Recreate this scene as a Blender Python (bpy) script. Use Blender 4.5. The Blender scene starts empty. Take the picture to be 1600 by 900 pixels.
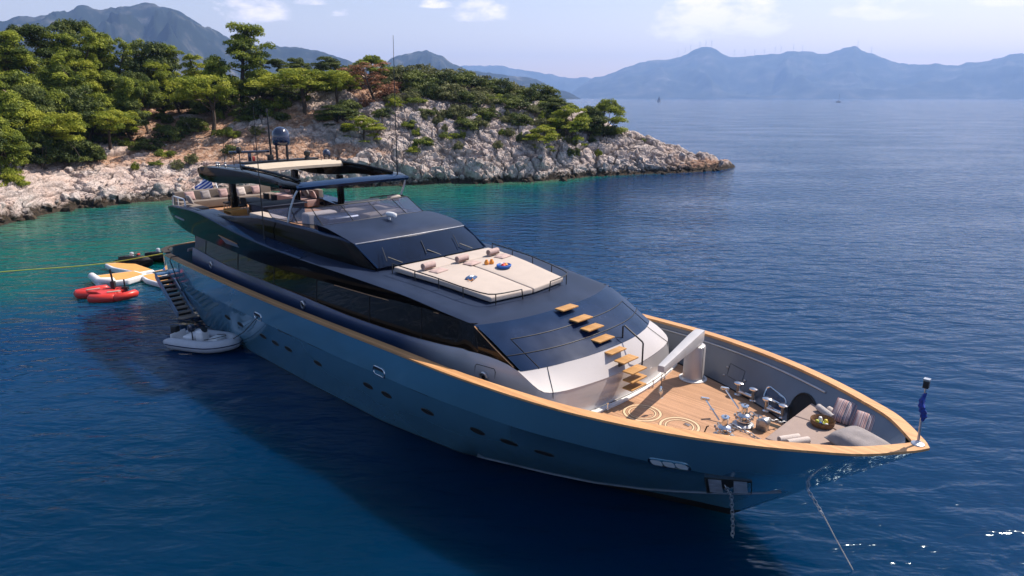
import bpy, bmesh, math, random
import numpy as np
from mathutils import Vector, Matrix
R = math.radians
scene = bpy.context.scene
COL = scene.collection
# ------------------------------------------------------------------ camera
H_CAM = 12.5
PITCH = 0.2723532
FPX = 1066.98            # focal length in pixels of a 1600 wide frame
cam_d = bpy.data.cameras.new('camera')
cam = bpy.data.objects.new('camera', cam_d)
COL.objects.link(cam)
cam.location = (0, 0, H_CAM)
cam.rotation_euler = (math.pi / 2 - PITCH, 0, 0)
cam_d.sensor_fit = 'HORIZONTAL'
cam_d.sensor_width = 36.0
cam_d.lens = FPX / 1600 * 36.0
cam_d.clip_start = 0.1
cam_d.clip_end = 120000
scene.camera = cam
# ------------------------------------------------------------------ view
vs = scene.view_settings
vs.view_transform = 'Standard'
vs.look = 'None'
vs.exposure = 0.5
vs.gamma = 1.0
vs.use_curve_mapping = False
scene.cycles.max_bounces = 8
scene.cycles.transparent_max_bounces = 12
scene.cycles.volume_bounces = 1
scene.cycles.use_denoising = True
scene.cycles.sample_clamp_indirect = 6.0
scene.cycles.caustics_reflective = False
scene.cycles.caustics_refractive = False
# ------------------------------------------------------------------ sun + sky
SUN_DIR = Vector((0.70, 0.377, 1.0)).normalized()          # towards the sun
SUN_EL = math.asin(SUN_DIR.z)
SUN_AZ = math.atan2(SUN_DIR.x, SUN_DIR.y)                    # clockwise from +Y
sun_d = bpy.data.lights.new('sun', 'SUN')
sun_d.energy = 4.9
sun_d.angle = R(0.53)
sun_d.color = (1.0, 0.90, 0.79)
sun = bpy.data.objects.new('sun', sun_d)
COL.objects.link(sun)
sun.rotation_euler = SUN_DIR.to_track_quat('Z', 'Y').to_euler()
world = bpy.data.worlds.new('World')
scene.world = world
world.use_nodes = True
wn, wl = world.node_tree.nodes, world.node_tree.links
wn.clear()
w_out = wn.new('ShaderNodeOutputWorld')
w_bg = wn.new('ShaderNodeBackground')
w_sky = wn.new('ShaderNodeTexSky')
w_sky.sky_type = 'NISHITA'
w_sky.sun_disc = False
w_sky.sun_elevation = SUN_EL
w_sky.sun_rotation = SUN_AZ
w_sky.altitude = 10
w_sky.air_density = 1.0
w_sky.dust_density = 1.0
w_sky.ozone_density = 2.0
w_bg.inputs['Strength'].default_value = 0.118
wl.new(w_bg.outputs[0], w_out.inputs[0])

def wnode(t, **k):
    n = wn.new(t)
    for a, b in k.items():
        setattr(n, a, b)
    return n

def wmath(op, a, b=None, c=None, clamp=False):
    n = wnode('ShaderNodeMath', operation=op, use_clamp=clamp)
    for i, v in enumerate((a, b, c)):
        if v is None:
            continue
        if isinstance(v, (int, float)):
            n.inputs[i].default_value = v
        else:
            wl.new(v, n.inputs[i])
    return n.outputs[0]

tc = wnode('ShaderNodeTexCoord')
sx = wnode('ShaderNodeSeparateXYZ')
wl.new(tc.outputs['Generated'], sx.inputs[0])
w_az = wmath('MULTIPLY', wmath('ARCTAN2', sx.outputs[0], sx.outputs[1]), 57.2958)
w_el = wmath('MULTIPLY', wmath('ARCSINE', sx.outputs[2]), 57.2958)
cmb = wnode('ShaderNodeCombineXYZ')
wl.new(wmath('MULTIPLY', w_az, 0.45), cmb.inputs[0])
wl.new(w_el, cmb.inputs[1])
nz1 = wnode('ShaderNodeTexNoise')
nz1.inputs['Scale'].default_value = 0.55
nz1.inputs['Detail'].default_value = 7
nz1.inputs['Roughness'].default_value = 0.62
wl.new(cmb.outputs[0], nz1.inputs['Vector'])
# cumulus clusters: (azimuth deg, base elevation, half width, height, strength)
CLOUDS = [(15.6, 4.9, 6.2, 4.6, 1.0), (27.2, 5.6, 4.2, 2.2, .8), (-2.4, 5.9, 2.6, 1.7, .85), (-5.9, 6.8, 1.5, .8, .6),
          (-20.2, 5.7, 3.2, 2.2, .75), (-15.0, 6.8, 1.5, .9, .6), (35.0, 6.2, 4.0, 2.6, .8), (-13, 6.0, 1.2, .6, .4),
          (-45, 6, 6, 3, .7), (60, 7, 8, 4, .8), (100, 9, 9, 4, .8), (-90, 9, 9, 4, .8), (150, 8, 9, 4, .8), (-140, 8, 9, 4, .8)]
dens = None
for az, e0, hw, hh, st in CLOUDS:
    a = wmath('DIVIDE', wmath('SUBTRACT', w_az, az), hw)
    e = wmath('DIVIDE', wmath('SUBTRACT', w_el, e0), hh)
    eneg = wmath('MULTIPLY', wmath('MINIMUM', e, 0.0), 4.5)
    epos = wmath('MAXIMUM', e, 0.0)
    r2 = wmath('ADD', wmath('MULTIPLY', a, a), wmath('ADD', wmath('MULTIPLY', epos, epos), wmath('MULTIPLY', eneg, eneg)))
    blob = wmath('MULTIPLY', wmath('SUBTRACT', 1.0, r2), st)
    dens = blob if dens is None else wmath('MAXIMUM', dens, blob)
shape = wmath('ADD', wmath('MULTIPLY', dens, 0.55), wmath('MULTIPLY', wmath('SUBTRACT', nz1.outputs['Fac'], 0.5), 2.4))
mask = wmath('MULTIPLY', wmath('SUBTRACT', shape, 0.10), 2.2, clamp=True)
mask = wmath('MULTIPLY', mask, wmath('MULTIPLY', wmath('ADD', dens, 0.25), 2.0, clamp=True))
mask = wmath('MULTIPLY', mask, 0.95)
mixc = wnode('ShaderNodeMix', data_type='RGBA')
wl.new(mask, mixc.inputs['Factor'])
w_tint = wnode('ShaderNodeMix', data_type='RGBA', blend_type='MULTIPLY')
w_tint.inputs['Factor'].default_value = 1.0
wl.new(w_sky.outputs[0], w_tint.inputs['A'])
w_dust = wnode('ShaderNodeMix', data_type='RGBA')              # dusty rosy air low over the horizon, clear blue above
wl.new(wmath('MULTIPLY', w_el, 1 / 16.0, clamp=True), w_dust.inputs['Factor'])
w_dust.inputs['A'].default_value = (1.66, 1.14, .98, 1)
w_dust.inputs['B'].default_value = (1.06, .99, .97, 1)
wl.new(w_dust.outputs['Result'], w_tint.inputs['B'])
wl.new(w_tint.outputs['Result'], mixc.inputs['A'])
mixc.inputs['B'].default_value = (9.6, 8.6, 8.9, 1)
wl.new(mixc.outputs['Result'], w_bg.inputs['Color'])
# ------------------------------------------------------------------ helpers
def tag(o, label=None, cat=None, group=None, kind=None):
    if label: o['label'] = label
    if cat: o['category'] = cat
    if group: o['group'] = group
    if kind: o['kind'] = kind
    return o

def empty(name, loc=(0, 0, 0), rz=0.0, label=None, cat=None, group=None, scale=1.0):
    o = bpy.data.objects.new(name, None)
    o.empty_display_size = 0.3
    COL.objects.link(o)
    o.location = loc
    o.rotation_euler = (0, 0, rz)
    o.scale = (scale,) * 3
    return tag(o, label, cat, group)

def mesh_obj(name, V, F, mat, parent=None, smooth=False, angle=None):
    me = bpy.data.meshes.new(name)
    me.from_pydata([tuple(map(float, v)) for v in V], [], [tuple(map(int, f)) for f in F])
    for m in (mat if isinstance(mat, (list, tuple)) else [mat]):
        me.materials.append(m)
    o = bpy.data.objects.new(name, me)
    COL.objects.link(o)
    if parent is not None:
        o.parent = parent
    if smooth:
        me.shade_smooth()
        if angle:
            me.set_sharp_from_angle(angle=R(angle))
    return o

class MB:
    """collects shapes into one mesh"""
    def __init__(self):
        self.V, self.F = [], []
    def add(self, V, F):
        n = len(self.V)
        self.V += [tuple(v) for v in V]
        self.F += [tuple(i + n for i in f) for f in F]
        return self
    def box(self, c, s, rz=0.0, ry=0.0, rx=0.0):
        M = Matrix.Rotation(rz, 3, 'Z') @ Matrix.Rotation(ry, 3, 'Y') @ Matrix.Rotation(rx, 3, 'X')
        V = []
        for x in (-.5, .5):
            for y in (-.5, .5):
                for z in (-.5, .5):
                    V.append(Vector(c) + M @ Vector((x * s[0], y * s[1], z * s[2])))
        return self.add(V, [(0, 1, 3, 2), (4, 6, 7, 5), (0, 4, 5, 1), (2, 3, 7, 6), (0, 2, 6, 4), (1, 5, 7, 3)])
    def prism(self, pts, z0, z1):
        n = len(pts)
        V = [(p[0], p[1], z0) for p in pts] + [(p[0], p[1], z1) for p in pts]
        F = [tuple(range(n))[::-1], tuple(range(n, 2 * n))] + [(i, (i + 1) % n, n + (i + 1) % n, n + i) for i in range(n)]
        return self.add(V, F)
    def tube(self, pts, r, n=8, closed=False, caps=True):
        P = [Vector(p) for p in pts]
        m = len(P)
        rr = r if isinstance(r, (list, tuple)) else [r] * m
        V, F = [], []
        ref = None
        for i in range(m):
            a = P[(i - 1) % m] if (closed or i > 0) else P[i]
            b = P[(i + 1) % m] if (closed or i < m - 1) else P[i]
            t = (b - a)
            t = t.normalized() if t.length > 1e-9 else Vector((0, 0, 1))
            if ref is None:
                ref = Vector((0, 0, 1)) if abs(t.z) < .9 else Vector((1, 0, 0))
            x = (ref - t * ref.dot(t)).normalized()
            ref = x
            y = t.cross(x)
            for k in range(n):
                A = 2 * math.pi * k / n
                V.append(P[i] + (x * math.cos(A) + y * math.sin(A)) * rr[i])
        for i in range(m if closed else m - 1):
            j = (i + 1) % m
            for k in range(n):
                l = (k + 1) % n
                F.append((i * n + k, i * n + l, j * n + l, j * n + k))
        if not closed and caps:
            F.append(tuple(range(n))[::-1])
            F.append(tuple((m - 1) * n + k for k in range(n)))
        return self.add(V, F)
    def lathe(self, prof, c=(0, 0, 0), n=24, axis='Z', M=None):
        V, F = [], []
        for (r, z) in prof:
            for k in range(n):
                A = 2 * math.pi * k / n
                v = Vector((r * math.cos(A), r * math.sin(A), z))
                if M is not None:
                    v = M @ v
                V.append(Vector(c) + v)
        m = len(prof)
        for i in range(m - 1):
            for k in range(n):
                l = (k + 1) % n
                F.append((i * n + k, i * n + l, (i + 1) * n + l, (i + 1) * n + k))
        if prof[0][0] > 1e-6: F.append(tuple(range(n))[::-1])
        if prof[-1][0] > 1e-6: F.append(tuple((m - 1) * n + k for k in range(n)))
        return self.add(V, F)
    def grid(self, rows, wrap=False):
        m, n = len(rows), len(rows[0])
        V = [p for r_ in rows for p in r_]
        F = []
        for i in range(m - 1):
            for k in range(n if wrap else n - 1):
                l = (k + 1) % n
                F.append((i * n + k, i * n + l, (i + 1) * n + l, (i + 1) * n + k))
        return self.add(V, F)
    def build(self, name, mat, parent=None, bevel=0.0, smooth=False, angle=35, seg=2, weld=False, recalc=True):
        me = bpy.data.meshes.new(name)
        bm = bmesh.new()
        vs_ = [bm.verts.new(v) for v in self.V]
        for f in self.F:
            try:
                bm.faces.new([vs_[i] for i in f])
            except ValueError:
                pass
        if weld:
            bmesh.ops.remove_doubles(bm, verts=bm.verts, dist=weld)
        if recalc:
            bmesh.ops.recalc_face_normals(bm, faces=bm.faces)
        if bevel > 0:
            ed = [e for e in bm.edges if len(e.link_faces) == 2 and e.calc_face_angle(0) > R(30)]
            bmesh.ops.bevel(bm, geom=ed, offset=bevel, segments=seg, affect='EDGES', profile=0.6, clamp_overlap=True)
        bm.to_mesh(me)
        bm.free()
        me.materials.append(mat)
        o = bpy.data.objects.new(name, me)
        COL.objects.link(o)
        if parent is not None: o.parent = parent
        if smooth or bevel > 0:
            me.shade_smooth()
            me.set_sharp_from_angle(angle=R(angle))
        return o

def solid_sheet(rows, th, wrap=False):
    """a grid given a thickness downwards (vector th)"""
    m = MB()
    t = Vector(th)
    low = [[Vector(p) - t for p in r_] for r_ in rows]
    M_, N_ = len(rows), len(rows[0])
    m.grid(rows)
    m.grid([r_[::-1] for r_ in low])
    m.grid([rows[0], low[0]]); m.grid([rows[-1], low[-1]])
    m.grid([[r_[0] for r_ in rows], [r_[0] for r_ in low]])
    m.grid([[r_[-1] for r_ in rows], [r_[-1] for r_ in low]])
    return m

# ---------------------------------------------------------------- materials
def new_mat(name):
    m = bpy.data.materials.new(name)
    m.use_nodes = True
    nt = m.node_tree
    b = nt.nodes['Principled BSDF']
    return m, nt.nodes, nt.links, b

def paint(name, col, rough=.4, metal=0.0, var=.12, scale=3.0, bump=0.0, bscale=40.0, coat=0.0, spec=.5, detail=4, rvar=.08, coords='Object'):
    """colour with gentle procedural variation, roughness variation and optional bump"""
    m, N, L, b = new_mat(name)
    tcn = N.new('ShaderNodeTexCoord')
    no = N.new('ShaderNodeTexNoise')
    no.inputs['Scale'].default_value = scale
    no.inputs['Detail'].default_value = detail
    L.new(tcn.outputs[coords], no.inputs['Vector'])
    ra = N.new('ShaderNodeValToRGB')
    c = Vector(col[:3])
    ra.color_ramp.elements[0].position = .25
    ra.color_ramp.elements[1].position = .75
    ra.color_ramp.elements[0].color = (*(c * (1 - var)), 1)
    ra.color_ramp.elements[1].color = (*(c * (1 + var)), 1)
    L.new(no.outputs['Fac'], ra.inputs[0])
    L.new(ra.outputs[0], b.inputs['Base Color'])
    mr = N.new('ShaderNodeMapRange')
    mr.inputs['To Min'].default_value = max(0, rough - rvar)
    mr.inputs['To Max'].default_value = min(1, rough + rvar)
    L.new(no.outputs['Fac'], mr.inputs['Value'])
    L.new(mr.outputs[0], b.inputs['Roughness'])
    b.inputs['Metallic'].default_value = metal
    b.inputs['Specular IOR Level'].default_value = spec
    if coat:
        b.inputs['Coat Weight'].default_value = coat
        b.inputs['Coat Roughness'].default_value = .04
    if bump:
        n2 = N.new('ShaderNodeTexNoise')
        n2.inputs['Scale'].default_value = bscale
        n2.inputs['Detail'].default_value = 5
        L.new(tcn.outputs[coords], n2.inputs['Vector'])
        bp = N.new('ShaderNodeBump')
        bp.inputs['Strength'].default_value = bump
        bp.inputs['Distance'].default_value = .02
        L.new(n2.outputs['Fac'], bp.inputs['Height'])
        L.new(bp.outputs[0], b.inputs['Normal'])
    return m

def pch(u, ku, kv):
    """smooth interpolation through knots"""
    u = np.asarray(u, float)
    ku = np.asarray(ku, float); kv = np.asarray(kv, float)
    m = np.gradient(kv, ku)
    uc = np.clip(u, ku[0], ku[-1])
    i = np.clip(np.searchsorted(ku, uc) - 1, 0, len(ku) - 2)
    h = ku[i + 1] - ku[i]
    t = (uc - ku[i]) / h
    return (2*t**3-3*t**2+1)*kv[i]+(t**3-2*t**2+t)*h*m[i]+(-2*t**3+3*t**2)*kv[i+1]+(t**3-t**2)*h*m[i+1]
# ------------------------------------------------------------------ numpy noise
def _hash(ix, iy, k):
    h = (ix.astype(np.int64) * 374761393 + iy.astype(np.int64) * 668265263 + k * 974711) & 0x7fffffff
    h = ((h ^ (h >> 13)) * 1274126177) & 0x7fffffff
    h = h ^ (h >> 16)
    return (h & 0xffffff) / float(0xffffff)

def vnoise(x, y, seed=0):
    ix, iy = np.floor(x), np.floor(y)
    fx, fy = x - ix, y - iy
    fx = fx * fx * fx * (fx * (fx * 6 - 15) + 10); fy = fy * fy * fy * (fy * (fy * 6 - 15) + 10)
    a, b = _hash(ix, iy, seed), _hash(ix + 1, iy, seed)
    c, d = _hash(ix, iy + 1, seed), _hash(ix + 1, iy + 1, seed)
    return (a * (1 - fx) + b * fx) * (1 - fy) + (c * (1 - fx) + d * fx) * fy

def fbm(x, y, oct=5, seed=0, gain=.5):
    s = np.zeros_like(x); a = 1.0; t = 0
    for o in range(oct):
        s += a * (vnoise(x * 2**o + 17.3 * o, y * 2**o - 9.1 * o, seed + o) - .5)
        t += a; a *= gain
    return s / t

def worley(x, y, seed=0):
    ix, iy = np.floor(x), np.floor(y)
    d1 = np.full(x.shape, 9.0); d2 = np.full(x.shape, 9.0); idv = np.zeros_like(x)
    for dx in (-1, 0, 1):
        for dy in (-1, 0, 1):
            cx, cy = ix + dx, iy + dy
            px = cx + _hash(cx, cy, seed); py = cy + _hash(cx, cy, seed + 7)
            d = np.hypot(px - x, py - y)
            idn = _hash(cx, cy, seed + 13)
            near = d < d1
            d2 = np.where(near, d1, np.minimum(d2, d))
            idv = np.where(near, idn, idv)
            d1 = np.where(near, d, d1)
    return d1, d2, idv

# ------------------------------------------------------------------ shoreline (world metres)
SHORE = [(-135, 22), (-75, 55), (-51.9, 68.4), (-51.6, 73.8), (-51.0, 79.6), (-46.9, 83.1), (-43.5, 85.8), (-39.5, 91.0), (-33.3, 94.2), (-22.6, 99.2), (-15.3, 102.2),
         (-9.6, 103.0), (-3.9, 103.8), (5.0, 106.3), (13.7, 113.4), (21.6, 116.3), (28.6, 118.4), (36.4, 122.6), (43.1, 129.0), (45.5, 133)]
SH_AZ = np.array([math.atan2(a, b) for a, b in SHORE])
SH_D = np.array([math.hypot(a, b) for a, b in SHORE])
PROF = {   # horizon pixel column : (metres inland, height)
    -200: [(0, 0), (2, 1.0), (8, 2.4), (16, 4.5), (28, 8.5), (45, 13), (70, 15), (110, 12)],
    100: [(0, 0), (2, 1.1), (7, 2.4), (15, 4.6), (28, 9), (45, 13), (70, 14), (110, 10)],
    270: [(0, 0), (2, 1.0), (7, 2.8), (14, 5.6), (25, 9.2), (42, 13), (65, 14), (100, 9)],
    360: [(0, 0), (1.5, 1.6), (6, 4.2), (13, 7.4), (24, 10.8), (40, 14.5), (60, 15), (95, 9)],
    450: [(0, 0), (1.2, 2.4), (5, 5.6), (11, 8.2), (20, 12), (34, 16.0), (50, 17), (85, 10)],
    560: [(0, 0), (1.0, 2.2), (4.5, 6.0), (10, 9.2), (19, 13), (32, 16.2), (46, 17.2), (80, 10)],
    660: [(0, 0), (1.0, 1.9), (4.5, 5.2), (10, 9.0), (17, 12.4), (28, 15.2), (40, 16.2), (75, 8)],
    760: [(0, 0), (1.2, 1.9), (5, 5.0), (10.5, 8.4), (17, 11.4), (26, 13.6), (38, 14.2), (65, 6)],
    850: [(0, 0), (1.5, 1.8), (5, 4.6), (11, 8.0), (18, 10.8), (27, 11.6), (40, 11.0), (60, 3)],
    930: [(0, 0), (2, 1.9), (7, 4.8), (13, 7.4), (20, 9.0), (28, 8.2), (40, 4.5), (55, -1)],
    1000: [(0, 0), (2, 1.7), (6.5, 4.4), (11, 5.9), (16, 5.2), (22, 3), (28, -.5), (40, -3)],
    1060: [(0, 0), (1.6, 1.3), (5, 3.1), (8.5, 3.7), (12, 2.8), (16, 1), (19, -1), (35, -3)],
    1110: [(0, 0), (1.6, .9), (4, 1.8), (6, 1.9), (9, 1.0), (12, -.4), (16, -2), (35, -3)],
    1150: [(0, 0), (1, .55), (2, .8), (3, .7), (4.5, .2), (6, -.8), (9, -2), (35, -3)],
    1166: [(0, -.5), (1, -.8), (2, -1), (3, -1.2), (5, -1.6), (7, -2), (10, -3), (35, -4)]}
DG = np.concatenate([np.linspace(-8, 0, 14)[:-1], np.linspace(0, 16, 170)[:-1], np.linspace(16, 36, 84)[:-1], np.linspace(36, 110, 46)])
def px_az(px): return math.atan2((px - 800) / FPX, math.cos(PITCH) + 298 / FPX * math.sin(PITCH))
P_AZ = np.array([px_az(k) for k in PROF])
P_Z = np.array([np.interp(DG, [a for a, _ in v], [b for _, b in v], left=np.nan) for v in PROF.values()])
for row in P_Z:
    row[DG < 0] = (DG[DG < 0]) * .42
AZ_T = np.linspace(px_az(-520), px_az(1168), 1230)
T_D0 = np.interp(AZ_T, SH_AZ, SH_D)
wob = fbm(AZ_T * 22, AZ_T * 0 + 3.1, 3, 5)
T_D0 = T_D0 + wob * 2.2
def smooth_interp(az, j):
    return pch(az, P_AZ, P_Z[:, j])
Zb = np.stack([np.interp(AZ_T, P_AZ, P_Z[:, j]) for j in range(len(DG))], 1)
# soften creases of the table along azimuth
k = np.ones(19) / 19
Zp = np.pad(Zb, ((9, 9), (0, 0)), mode='edge')
Zb = np.stack([np.convolve(Zp[:, j], k, 'valid') for j in range(Zb.shape[1])], 1)
DD = T_D0[:, None] + DG[None, :]
AA = np.repeat(AZ_T[:, None], len(DG), 1)
TX, TY = np.sin(AA) * DD, np.cos(AA) * DD
arc = AA * 105.0                                   # metres along the shore
slope_len = DG[None, :] + Zb * 1.1                 # metres up the slope
land = np.clip(Zb / 1.0 + .3, 0, 1)
left = np.clip((-0.22 - AA) / .12, 0, 1)           # bedded slabs of the left beach
# warp
wx = fbm(arc * .25, slope_len * .25, 3, 3) * 3.0
wy = fbm(arc * .25 + 40, slope_len * .25, 3, 4) * 3.0
def rocks(sc, sx_, seed, tilt=0.0, facet=1.0):
    """angular blocks: every cell is a tilted plane, split from its neighbours by a crack"""
    a = arc + wx; b = slope_len + wy
    ca, sa = math.cos(tilt), math.sin(tilt)
    u_ = (a * ca + b * sa) / (sc * sx_); v_ = (-a * sa + b * ca) / sc
    ix, iy = np.floor(u_), np.floor(v_)
    d1 = np.full(u_.shape, 9.0); d2 = np.full(u_.shape, 9.0)
    idv = np.zeros_like(u_); gx = np.zeros_like(u_); gy = np.zeros_like(u_)
    for dx in (-1, 0, 1):
        for dy in (-1, 0, 1):
            cx, cy = ix + dx, iy + dy
            ox = cx + _hash(cx, cy, seed) - u_; oy = cy + _hash(cx, cy, seed + 7) - v_
            d = np.abs(ox) * .55 + np.hypot(ox, oy) * .65
            near = d < d1
            d2 = np.where(near, d1, np.minimum(d2, d))
            for arr, val in ((idv, _hash(cx, cy, seed + 13)), (gx, ox), (gy, oy)): arr[near] = (val + 0 * u_)[near]
            d1 = np.where(near, d, d1)
    edge = np.clip((d2 - d1) * 4.5, 0, 1)
    ti, tj = np.cos(idv * 37.0), np.sin(idv * 37.0)
    h = .35 + .65 * idv + facet * .55 * (gx * ti + gy * tj - .35 * gy)
    return h * edge ** .35, edge, idv
r1, e1, i1 = rocks(3.6, 1.25, 11, .5)
r2, e2, i2 = rocks(1.5, 1.3, 21, .7)
r3, e3, i3 = rocks(.66, 1.5, 31, .5)
r4, e4, i4 = rocks(.34, 1.6, 61, .55)
s1, f1_, _i = rocks(1.5, 3.4, 41, .42)
s2, f2_, _j = rocks(.6, 3.0, 51, .38)
right_amp = 1.35 * r1 + .75 * r2 + .38 * r3 + .16 * r4 - .95
left_amp = .80 * s1 + .42 * s2 + .16 * r3 + .07 * r4 - .16 + .35 * r1
amp = left * left_amp + (1 - left) * right_amp
soil_n = fbm(arc * .11 + 5, slope_len * .13, 4, 77)
soil_w = np.clip((soil_n + .06) * 7, 0, 1) * np.clip((Zb - 2.6) / 1.5, 0, 1)
soil_w = soil_w * (.18 + .82 * np.clip((-0.12 - AA) / .12, 0, 1))
soil_w = soil_w + np.clip((AA - px_az(1015)) / .07, 0, 1) * np.clip(.25 + soil_n * 4, 0, .8)
soil_w = np.clip(soil_w + np.clip((DG[None, :] - 24) / 10, 0, 1) * .5, 0, 1)
amp = amp * (1 - .55 * soil_w)
amp += fbm(arc * .5, slope_len * .5, 5, 91) * .9
fade = np.clip(1.15 - DG[None, :] / 60, .35, 1)
amp = amp * land * fade
TZ = Zb + amp * .75
out = amp * .55 * np.clip(1 - DG[None, :] / 25, 0, 1)
TX = TX - np.sin(AA) * out; TY = TY - np.cos(AA) * out
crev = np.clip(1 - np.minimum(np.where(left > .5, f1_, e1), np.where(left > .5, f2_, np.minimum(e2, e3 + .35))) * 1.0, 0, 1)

def terrain_z(x, y):
    az, D = math.atan2(x, y), math.hypot(x, y)
    fi = np.interp(az, AZ_T, np.arange(len(AZ_T))); i = int(min(max(fi, 0), len(AZ_T) - 1))
    return float(np.interp(D - T_D0[i], DG, TZ[i]))

def terrain_z_soft(x, y):
    az, D = math.atan2(x, y), math.hypot(x, y)
    i = int(np.clip(np.interp(az, AZ_T, np.arange(len(AZ_T))), 0, len(AZ_T) - 1))
    return float(np.interp(D - T_D0[i], DG, Zb[i]))

def terrain_mat():
    m, N, L, b = new_mat('coastal_rock')
    tcn = N.new('ShaderNodeTexCoord')
    at = N.new('ShaderNodeAttribute'); at.attribute_name = 'mask'
    sp = N.new('ShaderNodeSeparateColor'); L.new(at.outputs['Color'], sp.inputs[0])
    def noise(sc, det=6, rg=.6):
        n = N.new('ShaderNodeTexNoise'); n.inputs['Scale'].default_value = sc; n.inputs['Detail'].default_value = det
        n.inputs['Roughness'].default_value = rg
        L.new(tcn.outputs['Object'], n.inputs['Vector']); return n.outputs['Fac']
    def ramp(f, els):
        r = N.new('ShaderNodeValToRGB'); e = r.color_ramp.elements
        while len(e) < len(els): e.new(.5)
        for q, (p_, c_) in zip(e, els): q.position = p_; q.color = (*c_, 1)
        L.new(f, r.inputs[0]); return r.outputs[0]
    def mix(f, a, c_, mode='MIX'):
        n = N.new('ShaderNodeMix'); n.data_type = 'RGBA'; n.blend_type = mode
        for s_, v in (('Factor', f), ('A', a), ('B', c_)):
            if isinstance(v, float): n.inputs[s_].default_value = v
            elif isinstance(v, tuple): n.inputs[s_].default_value = (*v, 1)
            else: L.new(v, n.inputs[s_])
        return n.outputs['Result']
    def mrange(v, a, b_, c_=0., d=1.):
        n = N.new('ShaderNodeMapRange'); n.inputs[1].default_value = a; n.inputs[2].default_value = b_
        n.inputs[3].default_value = c_; n.inputs[4].default_value = d; L.new(v, n.inputs[0]); return n.outputs[0]
    rock = ramp(noise(.9, 8, .68), [(.30, (.13, .115, .105)), (.43, (.36, .31, .28)), (.57, (.58, .50, .455)), (.78, (.72, .64, .59))])
    pink = ramp(noise(.25, 5), [(.35, (.60, .53, .49)), (.65, (.64, .42, .32))])
    rock = mix(sp.outputs[2], rock, mix(.55, rock, pink))                 # blue channel: warm left beach
    fine = ramp(noise(6.0, 6, .7), [(.34, (.42, .40, .39)), (.52, (1, 1, 1))])
    rock = mix(.75, rock, fine, 'MULTIPLY')
    soil = ramp(noise(1.6, 8, .7), [(.30, (.20, .10, .06)), (.5, (.40, .235, .15)), (.66, (.56, .43, .34))])
    col = mix(mrange(sp.outputs[0], .25, .7), rock, soil)
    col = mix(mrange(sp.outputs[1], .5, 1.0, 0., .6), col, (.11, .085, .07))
    geo = N.new('ShaderNodeNewGeometry')
    sz = N.new('ShaderNodeSeparateXYZ'); L.new(geo.outputs['Position'], sz.inputs[0])
    wob_ = N.new('ShaderNodeMath'); wob_.operation = 'MULTIPLY_ADD'
    L.new(noise(.8, 7, .7), wob_.inputs[0]); wob_.inputs[1].default_value = -3.4; L.new(sz.outputs[2], wob_.inputs[2])
    wet = mrange(wob_.outputs[0], -1.15, -.55, 1., 0.)
    tide = ramp(noise(2.2, 6), [(.3, (.012, .010, .008)), (.58, (.05, .036, .024)), (.8, (.14, .085, .05))])
    col = mix(wet, col, tide)
    L.new(col, b.inputs['Base Color'])
    b.inputs['Roughness'].default_value = .9
    b.inputs['Specular IOR Level'].default_value = .25
    bp = N.new('ShaderNodeBump'); bp.inputs['Strength'].default_value = .9; bp.inputs['Distance'].default_value = .22
    L.new(noise(3.2, 9, .72), bp.inputs['Height']); L.new(bp.outputs[0], b.inputs['Normal'])
    return m

nA, nD = TX.shape
TV = np.stack([TX, TY, TZ], -1).reshape(-1, 3)
idx = np.arange(nA * nD).reshape(nA, nD)
TF = np.stack([idx[:-1, :-1], idx[1:, :-1], idx[1:, 1:], idx[:-1, 1:]], -1).reshape(-1, 4)
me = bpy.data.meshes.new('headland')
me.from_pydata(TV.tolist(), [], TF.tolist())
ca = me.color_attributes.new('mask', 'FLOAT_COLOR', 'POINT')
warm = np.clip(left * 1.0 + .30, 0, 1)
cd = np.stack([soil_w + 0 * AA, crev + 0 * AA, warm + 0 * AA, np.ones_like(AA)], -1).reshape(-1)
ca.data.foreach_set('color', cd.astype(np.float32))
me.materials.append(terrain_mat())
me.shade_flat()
ter = bpy.data.objects.new('headland_terrain', me)
COL.objects.link(ter)
tag(ter, 'pale rocky headland with red soil sloping down to the bay', 'headland', kind='structure')

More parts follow.
